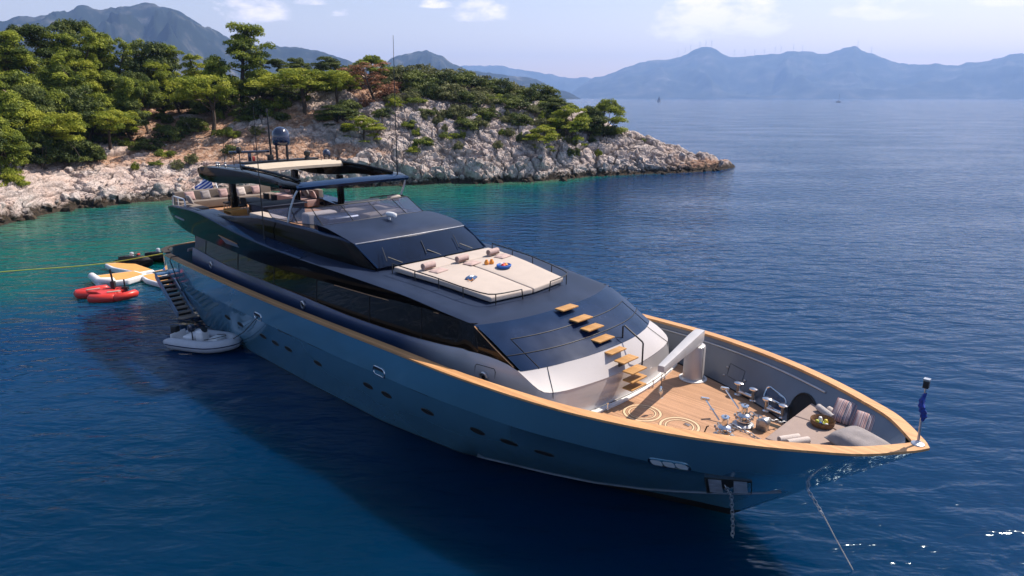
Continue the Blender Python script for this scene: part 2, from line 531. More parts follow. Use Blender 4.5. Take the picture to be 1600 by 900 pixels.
# ------------------------------------------------------------------ sea
def sea_mat():
    m, N, L, b = new_mat('sea_water')
    tcn = N.new('ShaderNodeTexCoord')
    at = N.new('ShaderNodeAttribute'); at.attribute_name = 'shallow'
    def vmap(sc, rot=0., loc=(0, 0, 0)):
        n = N.new('ShaderNodeMapping'); n.inputs['Scale'].default_value = sc; n.inputs['Rotation'].default_value = (0, 0, rot)
        n.inputs['Location'].default_value = loc
        L.new(tcn.outputs['Object'], n.inputs['Vector']); return n.outputs[0]
    def noise(v, sc, det=3, rg=.5, dist=0.):
        n = N.new('ShaderNodeTexNoise'); n.inputs['Scale'].default_value = sc; n.inputs['Detail'].default_value = det
        n.inputs['Roughness'].default_value = rg; n.inputs['Distortion'].default_value = dist
        L.new(v, n.inputs['Vector']); return n.outputs['Fac']
    def math_(op, a, b_, cl=False):
        n = N.new('ShaderNodeMath'); n.operation = op; n.use_clamp = cl
        for i, v in enumerate((a, b_)):
            if isinstance(v, (int, float)): n.inputs[i].default_value = v
            else: L.new(v, n.inputs[i])
        return n.outputs[0]
    # colour of the water column over the sea bed
    patch = noise(vmap((1, 1, 1)), .045, 4, .55, .6)
    sh = math_('ADD', at.outputs['Fac'], math_('MULTIPLY', math_('SUBTRACT', patch, .5), .95), True)
    r = N.new('ShaderNodeValToRGB'); e = r.color_ramp.elements
    els = [(0.0, DEEP), (.22, DEEP), (.45, TEAL), (.72, GREEN), (1.0, SAND)]
    while len(e) < len(els): e.new(.5)
    for q, (p_, c_) in zip(e, els): q.position = p_; q.color = (*c_, 1)
    L.new(sh, r.inputs[0])
    hs_a = N.new('ShaderNodeAttribute'); hs_a.attribute_name = 'hull_shade'          # shade and reflection of the hull put into the water colour
    hsm = math_('MULTIPLY', hs_a.outputs['Fac'], math_('ADD', math_('MULTIPLY', noise(vmap((1, 1, 1), 0, (4, 8, 1)), .09, 4, .6), .9), .45), True)
    smx = N.new('ShaderNodeMix'); smx.data_type = 'RGBA'; L.new(hsm, smx.inputs['Factor']); L.new(r.outputs[0], smx.inputs['A'])
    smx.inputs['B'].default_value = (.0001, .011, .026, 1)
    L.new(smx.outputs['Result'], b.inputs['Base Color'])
    b.inputs['IOR'].default_value = 1.333
    b.inputs['Roughness'].default_value = .09
    b.inputs['Specular IOR Level'].default_value = .15
    b.subsurface_method = 'BURLEY'
    b.inputs['Subsurface Weight'].default_value = 1.0
    b.inputs['Subsurface Radius'].default_value = (.4, 3.2, 1.8)
    b.inputs['Subsurface Scale'].default_value = .85
    b.inputs['Specular Tint'].default_value = (.62, .88, 1.0, 1)
    # ripples: crossing trains of wind waves
    h1 = noise(vmap((1.0, 2.3, 1), R(22)), .42, 3, .5, .3)
    h2 = noise(vmap((1.0, 2.0, 1), R(-14), (31, 7, 0)), 1.15, 3, .5, .4)
    h3 = noise(vmap((1.0, 1.5, 1), R(40), (3, 17, 0)), 3.4, 2, .5, .2)
    calm = noise(vmap((1, 2.2, 1), R(12), (9, 2, 4)), .03, 3, .5)
    cm = N.new('ShaderNodeMapRange'); L.new(calm, cm.inputs[0])
    for i, v in ((1, .38), (2, .62), (3, .55), (4, 1.25)): cm.inputs[i].default_value = v
    hh = math_('ADD', math_('MULTIPLY', h1, 1.0), math_('ADD', math_('MULTIPLY', h2, .17), math_('MULTIPLY', h3, .022)))
    bp = N.new('ShaderNodeBump'); bp.inputs['Distance'].default_value = WAVE
    L.new(math_('MULTIPLY', cm.outputs[0], .9), bp.inputs['Strength'])
    L.new(hh, bp.inputs['Height']); L.new(bp.outputs[0], b.inputs['Normal'])
    return m
DEEP = (.0001, .027, .084)
TEAL = (.0006, .055, .085)
GREEN = (.0015, .092, .080)
SAND = (.05, .13, .085)
WAVE = .28
# rings of vertices, dense near the camera and in the bay, running to the horizon
rad = np.concatenate([[0], np.geomspace(4, 60, 40), np.linspace(62, 170, 110)[1:], np.geomspace(180, 16700, 26)])
an = np.linspace(-math.pi, math.pi, 361)[:-1]
SX = np.sin(an)[None, :] * rad[1:, None]; SY = np.cos(an)[None, :] * rad[1:, None]
Vx = np.concatenate([[[0, 0, 0]], np.stack([SX, SY, np.zeros_like(SX)], -1).reshape(-1, 3)])
nr, na = SX.shape
ii = 1 + np.arange(nr * na).reshape(nr, na)
Fq = np.stack([ii[:-1], np.roll(ii[:-1], -1, 1), np.roll(ii[1:], -1, 1), ii[1:]], -1).reshape(-1, 4)
Ft = [(0, int(ii[0, (k_ + 1) % na]), int(ii[0, k_])) for k_ in range(na)]
Fl = [tuple(f[::-1]) for f in Fq.tolist()] + Ft
me = bpy.data.meshes.new('sea')
me.from_pydata(Vx.tolist(), [], Fl)
# depth mask: distance to the shore, and the pale sea bed of the cove behind the stern
SP = np.array(SHORE, float)
def shore_dist(P):
    best = np.full(len(P), 1e9)
    for a, b_ in zip(SP[:-1], SP[1:]):
        ab = b_ - a
        t = np.clip(((P - a) @ ab) / (ab @ ab), 0, 1)
        best = np.minimum(best, np.hypot(*(P - (a + t[:, None] * ab)).T))
    return best
P2 = Vx[:, :2]
ds = shore_dist(P2)
cove = np.exp(-(((P2[:, 0] + 38) / 25) ** 2 + ((P2[:, 1] - 53) / 21) ** 2))
cove2 = np.exp(-(((P2[:, 0] + 12) / 26) ** 2 + ((P2[:, 1] - 88) / 17) ** 2))
shal = np.clip(.95 * np.exp(-ds / 5.0) * np.clip((34 - P2[:, 0]) / 22, 0, 1) + .72 * cove + .6 * cove2, 0, 1)
at_ = me.attributes.new('shallow', 'FLOAT', 'POINT')
at_.data.foreach_set('value', shal.astype(np.float32))
shade_w = .85 * np.exp(-(((P2[:, 0] + 6) / 15) ** 2 + ((P2[:, 1] - 17) / 11) ** 2))  # dark patch painted into the sea beside the hull, standing for its shade
at_ = me.attributes.new('hull_shade', 'FLOAT', 'POINT')
at_.data.foreach_set('value', shade_w.astype(np.float32))
me.materials.append(sea_mat())
sea = bpy.data.objects.new('sea', me)
COL.objects.link(sea)
tag(sea, 'deep blue sea turning teal in the shallow cove', 'sea', kind='structure')

# ------------------------------------------------------------------ far mountains
def ridge_mat(name, cols, sc):
    m, N, L, b = new_mat(name)
    tcn = N.new('ShaderNodeTexCoord')
    no = N.new('ShaderNodeTexNoise'); no.inputs['Scale'].default_value = sc; no.inputs['Detail'].default_value = 9; no.inputs['Roughness'].default_value = .65
    L.new(tcn.outputs['Object'], no.inputs['Vector'])
    r = N.new('ShaderNodeValToRGB'); e = r.color_ramp.elements
    while len(e) < len(cols): e.new(.5)
    for q, (p_, c_) in zip(e, cols): q.position = p_; q.color = (*c_, 1)
    L.new(no.outputs['Fac'], r.inputs[0]); L.new(r.outputs[0], b.inputs['Base Color'])
    b.inputs['Roughness'].default_value = .95; b.inputs['Specular IOR Level'].default_value = .1
    return m
MAQUIS = [(.36, (.006, .012, .010)), (.54, (.016, .024, .018)), (.62, (.07, .07, .06)), (.74, (.26, .24, .21))]

def ridge(name, label, D, pts, depth, seed, mat, rough=.2, n=420, rows=44):
    """pts: (pixel column, pixel row of the skyline) ; a ridge of hills D metres off, real heights"""
    px = np.linspace(pts[0][0], pts[-1][0], n)
    yy = pch(px, [p_[0] for p_ in pts], [p_[1] for p_ in pts])
    az = np.array([px_az(q) for q in px])
    el = (152.0 - yy) / FPX / 1.0385 * np.cos(az)
    hz = np.maximum(el * D + H_CAM, -4)
    V = []
    ts = np.linspace(-1, 1.0, rows)
    A2, T2 = np.meshgrid(az, ts, indexing='ij')
    DD_ = D + T2 * depth
    x, y = np.sin(A2) * DD_, np.cos(A2) * DD_
    prof = np.where(T2 < 0, np.clip(1 + T2, 0, 1) ** 1.15, np.clip(1 - T2, 0, 1) ** 1.1)
    L_ = D * .09
    gul = 1 - np.abs(fbm(x / L_ * 1.0, y / L_ * .55, 5, seed)) * 3.2
    fine = fbm(x / L_ * 5, y / L_ * 5, 5, seed + 3)
    hz = hz + (fbm(px / 16.0, px * 0 + seed, 4, seed + 8) * 5.0 / FPX * D) * np.clip((hz - 40) / 150, 0, 1)
    h = hz[:, None] * (prof + rough * prof ** .6 * (1 - prof) * (gul * 1.6 - 1.0) * 2.6 + fine * .16 * np.minimum(1, prof * 3) * (1.15 - prof) * 1.6)
    h = h + fine * hz[:, None] * .045 * (prof > .2)
    h[:, 0] = h[:, -1] = -6
    V = np.stack([x, y, h], -1).reshape(-1, 3)
    idx = np.arange(n * rows).reshape(n, rows)
    F = np.stack([idx[:-1, :-1], idx[1:, :-1], idx[1:, 1:], idx[:-1, 1:]], -1).reshape(-1, 4)
    me = bpy.data.meshes.new(name); me.from_pydata(V.tolist(), [], F.tolist()); me.materials.append(mat); me.shade_smooth()
    o = bpy.data.objects.new(name, me); COL.objects.link(o)
    tag(o, label, 'mountain range', kind='structure')
    return az, D, hz, px
m_near = ridge_mat('hill_scrub', MAQUIS, .004)
m_far = ridge_mat('far_hill_scrub', [(.34, (.008, .014, .012)), (.5, (.035, .042, .032)), (.62, (.09, .085, .07)), (.76, (.22, .20, .18))], .0022)
ridge('blue_mountain', 'tall blue mountain behind the pine wood', 5400,
      [(-420, 110), (-250, 80), (-120, 62), (0, 44), (40, 32), (90, 28), (130, 22), (150, 18), (172, 22), (200, 20), (222, 16), (245, 14), (270, 16), (300, 28), (340, 48), (380, 66), (420, 74), (450, 76), (500, 84), (545, 96), (600, 118), (660, 155)], 2000, 5, m_near, rough=.42)
ridge('round_hill', 'rounded blue hill beyond the middle of the headland', 6000,
      [(560, 158), (600, 104), (620, 91), (640, 86), (670, 84), (690, 89), (706, 100), (725, 108), (750, 112), (790, 118), (812, 121), (830, 122), (850, 131), (870, 140), (885, 143), (905, 153), (920, 160)], 1200, 9, m_near, rough=.4)
ridge('pale_ridge', 'pale distant ridge fading into the haze', 14500,
      [(660, 158), (700, 112), (735, 104), (760, 103), (800, 107), (840, 112), (880, 121), (920, 122), (960, 128), (1010, 150), (1040, 160)], 2000, 14, m_far)
far_az, far_D, far_h, far_px = ridge('island_mountains', 'long hazy mountain island across the strait', 12500,
      [(880, 158), (900, 138), (920, 126), (950, 116), (980, 105), (1010, 98), (1040, 93), (1065, 86), (1085, 79), (1100, 76), (1115, 79), (1135, 89), (1165, 88), (1200, 86), (1230, 81), (1255, 83), (1280, 88), (1300, 81), (1322, 76), (1340, 81), (1360, 90), (1390, 99), (1430, 101), (1480, 102), (1520, 97), (1560, 90), (1600, 86), (1700, 80), (1850, 95), (2000, 110), (2150, 130), (2300, 158)], 2600, 21, m_far, n=620)

# ------------------------------------------------------------------ haze
hz_m = bpy.data.materials.new('sea_haze'); hz_m.use_nodes = True
hn, hl = hz_m.node_tree.nodes, hz_m.node_tree.links
hn.clear()
ho = hn.new('ShaderNodeOutputMaterial'); hv = hn.new('ShaderNodeVolumePrincipled')
hv.inputs['Color'].default_value = (.38, .59, 1.0, 1)
hv.inputs['Density'].default_value = .82e-4
hv.inputs['Anisotropy'].default_value = .2
hl.new(hv.outputs[0], ho.inputs['Volume'])
mb = MB(); mb.box((0, 0, 480), (34000, 34000, 974))
haze = mb.build('haze', hz_m)
tag(haze, 'thin blue summer haze over the sea', 'haze', kind='stuff')
# ------------------------------------------------------------------ yacht materials
def grad_paint(name, ca_, cb, u0, u1, **k):
    """paint that blends from one colour to another along the boat (x = -u)"""
    m = paint(name, (1, 1, 1), **k)
    N, L = m.node_tree.nodes, m.node_tree.links
    b = N['Principled BSDF']
    src = b.inputs['Base Color'].links[0].from_socket
    tcn = N.new('ShaderNodeTexCoord'); sp = N.new('ShaderNodeSeparateXYZ'); L.new(tcn.outputs['Object'], sp.inputs[0])
    mr = N.new('ShaderNodeMapRange'); mr.interpolation_type = 'SMOOTHSTEP'
    mr.inputs[1].default_value = -u1; mr.inputs[2].default_value = -u0
    L.new(sp.outputs[0], mr.inputs[0])
    mx = N.new('ShaderNodeMix'); mx.data_type = 'RGBA'
    mx.inputs['A'].default_value = (*cb, 1); mx.inputs['B'].default_value = (*ca_, 1)
    L.new(mr.outputs[0], mx.inputs['Factor'])
    mm = N.new('ShaderNodeMix'); mm.data_type = 'RGBA'; mm.blend_type = 'MULTIPLY'; mm.inputs['Factor'].default_value = 1
    L.new(mx.outputs['Result'], mm.inputs['A']); L.new(src, mm.inputs['B'])
    L.new(mm.outputs['Result'], b.inputs['Base Color'])
    return m

def teak_mat(name, plank=.07, axis=1, base=(.46, .27, .13), caulk=.25, gap=.07):
    m, N, L, b = new_mat(name)
    tcn = N.new('ShaderNodeTexCoord')
    sp = N.new('ShaderNodeSeparateXYZ'); L.new(tcn.outputs['Object'], sp.inputs[0])
    def M_(op, a, b_=None):
        n = N.new('ShaderNodeMath'); n.operation = op
        for i, v in enumerate((a, b_)):
            if v is None: continue
            if isinstance(v, (int, float)): n.inputs[i].default_value = v
            else: L.new(v, n.inputs[i])
        return n.outputs[0]
    t = M_('DIVIDE', sp.outputs[axis], plank)
    fr = M_('FRACT', t); fl = M_('FLOOR', t)
    wn_ = N.new('ShaderNodeTexWhiteNoise'); wn_.noise_dimensions = '1D'; L.new(fl, wn_.inputs['W'])
    mp = N.new('ShaderNodeMapping'); mp.inputs['Scale'].default_value = (1.5, 22, 3) if axis == 1 else (22, 1.5, 3)
    L.new(tcn.outputs['Object'], mp.inputs['Vector'])
    no = N.new('ShaderNodeTexNoise'); no.inputs['Scale'].default_value = 1.6; no.inputs['Detail'].default_value = 6; L.new(mp.outputs[0], no.inputs['Vector'])
    big = N.new('ShaderNodeTexNoise'); big.inputs['Scale'].default_value = .7; big.inputs['Detail'].default_value = 5; L.new(tcn.outputs['Object'], big.inputs['Vector'])
    v = M_('ADD', M_('MULTIPLY', wn_.outputs['Value'], .35), M_('ADD', M_('MULTIPLY', no.outputs['Fac'], .45), M_('MULTIPLY', big.outputs['Fac'], .5)))
    r = N.new('ShaderNodeValToRGB'); c = Vector(base)
    r.color_ramp.elements[0].position = .35; r.color_ramp.elements[1].position = .95
    r.color_ramp.elements[0].color = (*(c * .72), 1); r.color_ramp.elements[1].color = (min(1, c.x * 1.22), c.y * 1.28, c.z * 1.4, 1)
    L.new(v, r.inputs[0])
    cm = M_('LESS_THAN', fr, gap)
    mx = N.new('ShaderNodeMix'); mx.data_type = 'RGBA'; L.new(cm, mx.inputs['Factor']); L.new(r.outputs[0], mx.inputs['A'])
    mx.inputs['B'].default_value = (base[0] * caulk, base[1] * caulk, base[2] * caulk, 1)
    L.new(mx.outputs['Result'], b.inputs['Base Color'])
    b.inputs['Roughness'].default_value = .6
    return m

def glass_mat(name, tint=(.55, .65, .8), clear=.7, rough=.03):
    m, N, L, b = new_mat(name)
    out = N['Material Output']
    tr = N.new('ShaderNodeBsdfTransparent'); tr.inputs[0].default_value = (*tint, 1)
    gl = N.new('ShaderNodeBsdfGlossy'); gl.inputs['Roughness'].default_value = rough; gl.inputs['Color'].default_value = (.9, .92, 1, 1)
    df = N.new('ShaderNodeBsdfDiffuse'); df.inputs[0].default_value = (.16, .17, .24, 1)
    fr = N.new('ShaderNodeLayerWeight'); fr.inputs[0].default_value = .5
    pw_ = N.new('ShaderNodeMath'); pw_.operation = 'POWER'; pw_.inputs[1].default_value = 4; L.new(fr.outputs['Facing'], pw_.inputs[0])
    ad = N.new('ShaderNodeMath'); ad.operation = 'MULTIPLY_ADD'; ad.inputs[1].default_value = .8; ad.inputs[2].default_value = .05; L.new(pw_.outputs[0], ad.inputs[0])
    mx0 = N.new('ShaderNodeMixShader'); mx0.inputs[0].default_value = 1 - clear; L.new(tr.outputs[0], mx0.inputs[1]); L.new(df.outputs[0], mx0.inputs[2])
    mx = N.new('ShaderNodeMixShader'); L.new(ad.outputs[0], mx.inputs[0]); L.new(mx0.outputs[0], mx.inputs[1]); L.new(gl.outputs[0], mx.inputs[2])
    L.new(mx.outputs[0], out.inputs[0])
    N.remove(b)
    return m

M_ = dict(
    hull=paint('hull_metallic_blue', (.125, .315, .43), .15, .42, var=.06, scale=.6, coat=.8, spec=.6, rvar=.03),
    boot=paint('boot_black', (.012, .010, .009), .45, var=.3, scale=1.5),
    bulwark=paint('bulwark_grey_blue', (.145, .165, .20), .38, .2, var=.1, scale=1.2, coat=.3),
    teak_cap=teak_mat('teak_cap_rail', .09, 1, (.58, .29, .11), .75, .05),
    teak=teak_mat('teak_deck', .075, 1, (.46, .245, .125), .35, .10),
    teak_step=teak_mat('teak_step', .11, 1, (.50, .25, .07), .5, .08),
    navy=paint('navy_gloss', (.006, .020, .058), .24, .0, var=.25, scale=1.1, coat=.0, spec=.22, detail=7, rvar=.10),
    navy_dull=paint('navy_roof_dusty', (.017, .027, .056), .44, .0, var=.28, scale=.9, coat=.0, spec=.22, detail=8, rvar=.1),
    black_gloss=paint('black_gloss', (.005, .0045, .004), .07, .0, var=.3, scale=.8, spec=.08, rvar=.03),
    window=paint('window_glass', (.014, .009, .005), .025, .0, var=.2, scale=.5, spec=.28, rvar=.012),
    band=grad_paint('house_side_paint', (.50, .49, .50), (.022, .052, .125), 12.6, 17.0, rough=.32, metal=.25, var=.05, scale=.7, coat=.5),
    silver=paint('house_front_silver', (.42, .39, .385), .5, .0, var=.06, scale=.8, coat=.2),
    steel=paint('polished_steel', (.75, .74, .72), .14, 1.0, var=.05, scale=6),
    satin=paint('satin_steel', (.55, .55, .56), .33, .9, var=.08, scale=5),
    crane=paint('crane_silver_paint', (.47, .45, .44), .42, .15, var=.06, scale=2.5, coat=.2),
    black=paint('black_rubber', (.012, .012, .013), .5, var=.25, scale=6),
    white=paint('white_gelcoat', (.78, .77, .75), .35, var=.04, scale=3, coat=.2),
    cream=paint('cream_cushion', (.46, .39, .335), .85, var=.05, scale=2.2, bump=.25, bscale=14),
    awning=paint('cream_awning', (.50, .42, .32), .8, var=.08, scale=3, bump=.2, bscale=9),
    taupe=paint('taupe_cushion', (.31, .235, .20), .9, var=.08, scale=2.5, bump=.3, bscale=25),
    sofa=paint('taupe_sofa', (.19, .155, .13), .9, var=.12, scale=3, bump=.2, bscale=25),
    towel=paint('rose_taupe_towel', (.47, .345, .31), .95, var=.14, scale=9, bump=.8, bscale=60),
    towel_w=paint('ivory_towel', (.58, .50, .45), .95, var=.08, scale=9, bump=.8, bscale=60),
    pale=paint('pale_pink_cushion', (.42, .28, .26), .9, var=.15, scale=5),
    dark=paint('charcoal_weave', (.022, .02, .02), .7, var=.3, scale=7),
    grey_pillow=paint('grey_linen', (.27, .24, .235), .92, var=.15, scale=5, bump=.4, bscale=30),
    wicker=paint('brown_wicker', (.17, .085, .035), .7, var=.4, scale=30, bump=.6, bscale=60),
    orange=paint('orange_plastic', (.75, .27, .03), .5, var=.2, scale=8),
    yellow=paint('yellow_plastic', (.70, .55, .04), .5, var=.15, scale=8),
    blue_t=paint('blue_textile', (.02, .11, .40), .8, var=.25, scale=10),
    red=paint('red_pvc', (.62, .035, .02), .38, var=.12, scale=2.5, coat=.2, bump=.2, bscale=5),
    grey_pvc=paint('grey_pvc', (.44, .45, .48), .5, var=.08, scale=2.5, bump=.2, bscale=6),
    white_pvc=paint('white_pvc', (.76, .74, .73), .45, var=.06, scale=2.5, bump=.2, bscale=6),
    eva=paint('orange_foam_deck', (.62, .30, .08), .85, var=.14, scale=3, bump=.2, bscale=30),
    rope=paint('black_rope', (.02, .02, .022), .8, var=.3, scale=20),
    yrope=paint('yellow_rope', (.50, .47, .06), .8, var=.2, scale=20),
    chain=paint('galvanised_chain', (.42, .43, .45), .4, .8, var=.25, scale=14),
    winglass=glass_mat('windscreen_glass', (.62, .66, .78), .86),
    anchor_white=paint('anchor_pocket_plate', (.55, .56, .60), .5, .3, var=.25, scale=4),
    navy_glass=paint('windshield_glass', (.004, .010, .028), .05, 0, var=.4, scale=.7, spec=.22, rvar=.02),
    navy_dome=paint('navy_dome', (.008, .014, .04), .12, 0, var=.1, scale=2, coat=1, spec=.6),
    hatch_ring=paint('hatch_ring_teak', (.66, .47, .28), .6, var=.08, scale=4),
    blue_deep=paint('deep_blue_recess', (.012, .05, .12), .3, var=.2, scale=3, coat=.5),
    hull_light=paint('stair_blue_paint', (.17, .24, .33), .35, .3, var=.08, scale=3, coat=.3),
    step_dark=paint('weathered_step', (.24, .19, .15), .75, var=.3, scale=6),
    blue_dark=paint('blue_print', (.015, .06, .16), .7, var=.5, scale=12),
    lime=paint('lime', (.45, .50, .06), .5, var=.2, scale=8),
    towel_g=paint('grey_ivory_towel', (.46, .42, .40), .95, var=.3, scale=12, bump=.8, bscale=60),
    flag=paint('flag_blue', (.010, .04, .26), .75, var=.8, scale=14),
    dark_void=paint('dark_recess', (.006, .006, .006), .8, var=.2, scale=5),
)

def flag_mat():
    m, N, L, b = new_mat('striped_flag')
    tcn = N.new('ShaderNodeTexCoord'); sp = N.new('ShaderNodeSeparateXYZ'); L.new(tcn.outputs['Generated'], sp.inputs[0])
    a = N.new('ShaderNodeMath'); a.operation = 'MULTIPLY_ADD'; L.new(sp.outputs[0], a.inputs[0]); a.inputs[1].default_value = -.5; L.new(sp.outputs[2], a.inputs[2])
    c = N.new('ShaderNodeMath'); c.operation = 'MULTIPLY'; L.new(a.outputs[0], c.inputs[0]); c.inputs[1].default_value = 7.0
    f = N.new('ShaderNodeMath'); f.operation = 'FRACT'; L.new(c.outputs[0], f.inputs[0])
    g = N.new('ShaderNodeMath'); g.operation = 'GREATER_THAN'; L.new(f.outputs[0], g.inputs[0]); g.inputs[1].default_value = .5
    mx = N.new('ShaderNodeMix'); mx.data_type = 'RGBA'; L.new(g.outputs[0], mx.inputs['Factor']); mx.inputs['A'].default_value = (.015, .07, .40, 1); mx.inputs['B'].default_value = (.75, .77, .8, 1)
    L.new(mx.outputs['Result'], b.inputs['Base Color']); b.inputs['Roughness'].default_value = .8
    return m
M_['flag_striped'] = flag_mat()
# ------------------------------------------------------------------ the yacht
Y_TH = -0.7820
Y_ORG = (10.2148, 15.1459, 0.0)
def Y(u, s, z): return (-u, -s, z)
D2 = (math.cos(Y_TH), math.sin(Y_TH)); R2 = (D2[1], -D2[0])
def W(u, s, z): return (Y_ORG[0] - D2[0] * u + R2[0] * s, Y_ORG[1] - D2[1] * u + R2[1] * s, z)
KU = [0, 1, 2, 4, 7, 11, 16, 24, 37]
KB = [0.12, 1.3525, 2.074, 3.1912, 4.2402, 4.7588, 4.7875, 4.7968, 4.6195]
ZC = np.polyfit([0, 12, 24, 37], [4.1701, 3.8781, 3.6363, 3.6141], 3)
def zs(u): return float(np.polyval(ZC, u))
def B1(w): return float(pch(max(w, 0.0), KU, KB)) - (0.12 if w < 0 else 0) if w < 37 else 4.62 - .05 * (w - 37)
def B0(w): return float(np.interp(max(w, 0), [0, 1.5, 4.5, 8.8, 12.9, 18, 24, 32, 40], [0, .62, 1.8, 3.38, 3.92, 4.08, 4.12, 4.05, 3.9]))
def stem(z): return max(0.0, 4.85 - z * 1.185) if z > -2 else 5
def hb(u, z):
    w = u - stem(z)
    if w <= 0: return 0.0
    t = z / zs(u)
    g = float(pch(t, [-.3, 0, .25, .64, 1.0], [-.12, 0, .36, .87, 1.0]))
    return max(0.0, (1 - g) * B0(w) + g * B1(w)) * float(np.clip(w / .12, .0, 1) ** .5 if w < .12 else 1)
def zchine(u): return float(np.interp(u, [2.4, 3.84, 5.36, 7.2, 8.8, 10.5, 40], [1.88, 1.56, 1.1, .52, .17, .05, .03]))
def zknuck(u): return float(np.interp(u, [0, 2.5, 4.7, 6.2, 8, 11, 15, 19, 40], [3.0, 2.5, 2.55, 2.72, 2.78, 2.74, 2.64, 2.5, 2.35]))
def zboot(u): return min(float(np.interp(u, [4, 9, 13], [.30, .22, .04])), zchine(u) * .6)
def uend(z): return float(np.interp(z, [-1, .3, 2.55, 2.6, 4], [34.6, 35.0, 38.2, 38.35, 38.4]))
yacht = empty('motor_yacht', Y_ORG, Y_TH, 'large dark blue motor yacht with teak cap rail anchored in the bay', 'yacht')
NU = 130
vv = np.concatenate([np.linspace(0, .12, 30) ** 1.0, np.linspace(.12, 1, NU - 30)[1:]])
LEV = [lambda u: -.9, lambda u: -.35, lambda u: zboot(u), lambda u: zchine(u) - .012, lambda u: zchine(u) + .012,
       lambda u: zchine(u) * .66 + zknuck(u) * .34, lambda u: zchine(u) * .33 + zknuck(u) * .67, lambda u: zknuck(u) - .012, lambda u: zknuck(u) + .012,
       lambda u: zknuck(u) * .66 + zs(u) * .34, lambda u: zknuck(u) * .33 + zs(u) * .67, lambda u: zs(u)]
def hull_row(j, sd):
    row = []
    for v in vv:
        z = LEV[j](3.0)
        for _ in range(3):
            u = stem(z) + (uend(z) - stem(z)) * v
            z = LEV[j](u)
        s = hb(u, z)
        if j in (2, 3):      # below the chine the bottom tucks in
            s = max(0, s - .13 * np.clip((14 - u) / 5, 0, 1) * np.clip((u - stem(z)) / 1.2, 0, 1))
        if j == 8: s += .022 * min(1, (u - stem(z)) / 2)
        row.append(Y(u, s * sd, z))
    return row
def hull_part(name, js, mat):
    m = MB()
    for sd in (1, -1):
        rows = [hull_row(j, sd) for j in js]
        m.grid(rows if sd > 0 else [r_[::-1] for r_ in rows])
    for a, b_ in zip(js[:-1], js[1:]):      # transom panels
        m.add([hull_row(a, 1)[-1], hull_row(b_, 1)[-1], hull_row(b_, -1)[-1], hull_row(a, -1)[-1]], [(0, 1, 2, 3)])
    return m.build(name, mat, yacht, smooth=True, angle=22, weld=.002)
hull_part('hull', list(range(2, 12)), M_['hull'])
hull_part('hull_bottom', [0, 1, 2], M_['boot'])
# strip along the chine (spray rail)
m = MB()
for sd in (1, -1):
    pts = [(u, hb(u, zchine(u)) + .012, zchine(u) + .0) for u in np.linspace(3.2, 13, 40)]
    m.tube([Y(u, s * sd, z) for u, s, z in pts], .026, 6)
m.build('spray_rail', M_['bulwark'], yacht, smooth=True, angle=60)

# cap rail : teak plank following the sheer
us = np.concatenate([np.linspace(.0, 1.2, 14), np.linspace(1.3, 38.35, 120)])
def outline(off, extra=0):
    """sheer line moved inwards by off in plan, starboard half, from bow to stern"""
    P = np.array([(u, hb(u, zs(u)) if u > .02 else .0) for u in us])
    P[0] = (-.02, .0)
    T = np.gradient(P, axis=0); T /= np.linalg.norm(T, axis=1)[:, None]
    Nn = np.stack([T[:, 1], -T[:, 0]], 1)
    return P + Nn * off
def rail_half(sd):
    o_, i_ = outline(-.05), outline(.30)
    i_[:, 1] = np.maximum(i_[:, 1], 0.0)
    i_[i_[:, 1] <= 0.001, 0] = np.maximum(i_[i_[:, 1] <= 0.001, 0], .62)
    o_[0] = (-.07, 0)
    k0 = int(np.argmax(i_[:, 1] > 0.001))
    i_[:k0] = (i_[k0][0] - .02, 0)
    A, B_, C_, E_ = [], [], [], []
    for (ou, os_), (iu, is_), u in zip(o_, i_, us):
        z = zs(u)
        A.append(Y(ou, os_ * sd, z - .03)); B_.append(Y(ou, os_ * sd, z + .035)); C_.append(Y(iu, is_ * sd, z + .05)); E_.append(Y(iu, is_ * sd, z - .035))
    return [A, B_, C_, E_, A]
m = MB()
for sd in (1, -1): m.grid(rail_half(sd))
m.build('cap_rail', M_['teak_cap'], yacht, smooth=True, angle=40, weld=.003)

# bulwark inside + decks
DECK = 2.65
def inner(u, z): return max(0.0, hb(u, z) - .22 - .10 * max(0, min(1, (6 - u) / 5)))
m = MB()
ui = [u for u in us if u > .60]
for sd in (1, -1):
    rows = []
    for z0 in (DECK - .1, 3.05, 3.4, None):
        row = []
        for u in ui:
            z_ = z0 if z0 else zs(u) - .04
            u_ = max(u, stem(z_) + (.45 if z0 else .3))
            row.append(Y(u_, inner(u_, z_) * sd, z_))
        row.insert(0, (row[0][0] + .18, 0, row[0][2]))
        rows.append(row)
    m.grid(rows)
m.build('bulwark', M_['bulwark'], yacht, smooth=True, angle=50)
m = MB()
ud = [u for u in np.linspace(2.3, 38.3, 110)]
m.grid([[Y(u, inner(u, DECK) * k_, DECK) for u in ud] for k_ in (-1, -.5, 0, .5, 1)])
m.build('teak_deck', M_['teak'], yacht)
# dark waterway gutter along the foot of the bulwark
m = MB()
for sd in (1, -1):
    m.grid([[Y(u, (inner(u, DECK + .004) - d) * sd, DECK + .004) for u in ud if 2.6 < u < 12] for d in (0, .11)])
m.build('waterway', M_['dark_void'], yacht)
# white rubbing handrail on the inside of the port and starboard bulwark
m = MB()
for sd in (1, -1):
    m.tube([Y(u, (inner(u, zs(u) - .24) - .03) * sd, zs(u) - .24) for u in np.linspace(3.3, 16, 40)], .035, 8)
m.build('bulwark_handrail', M_['satin'], yacht, smooth=True, angle=60)

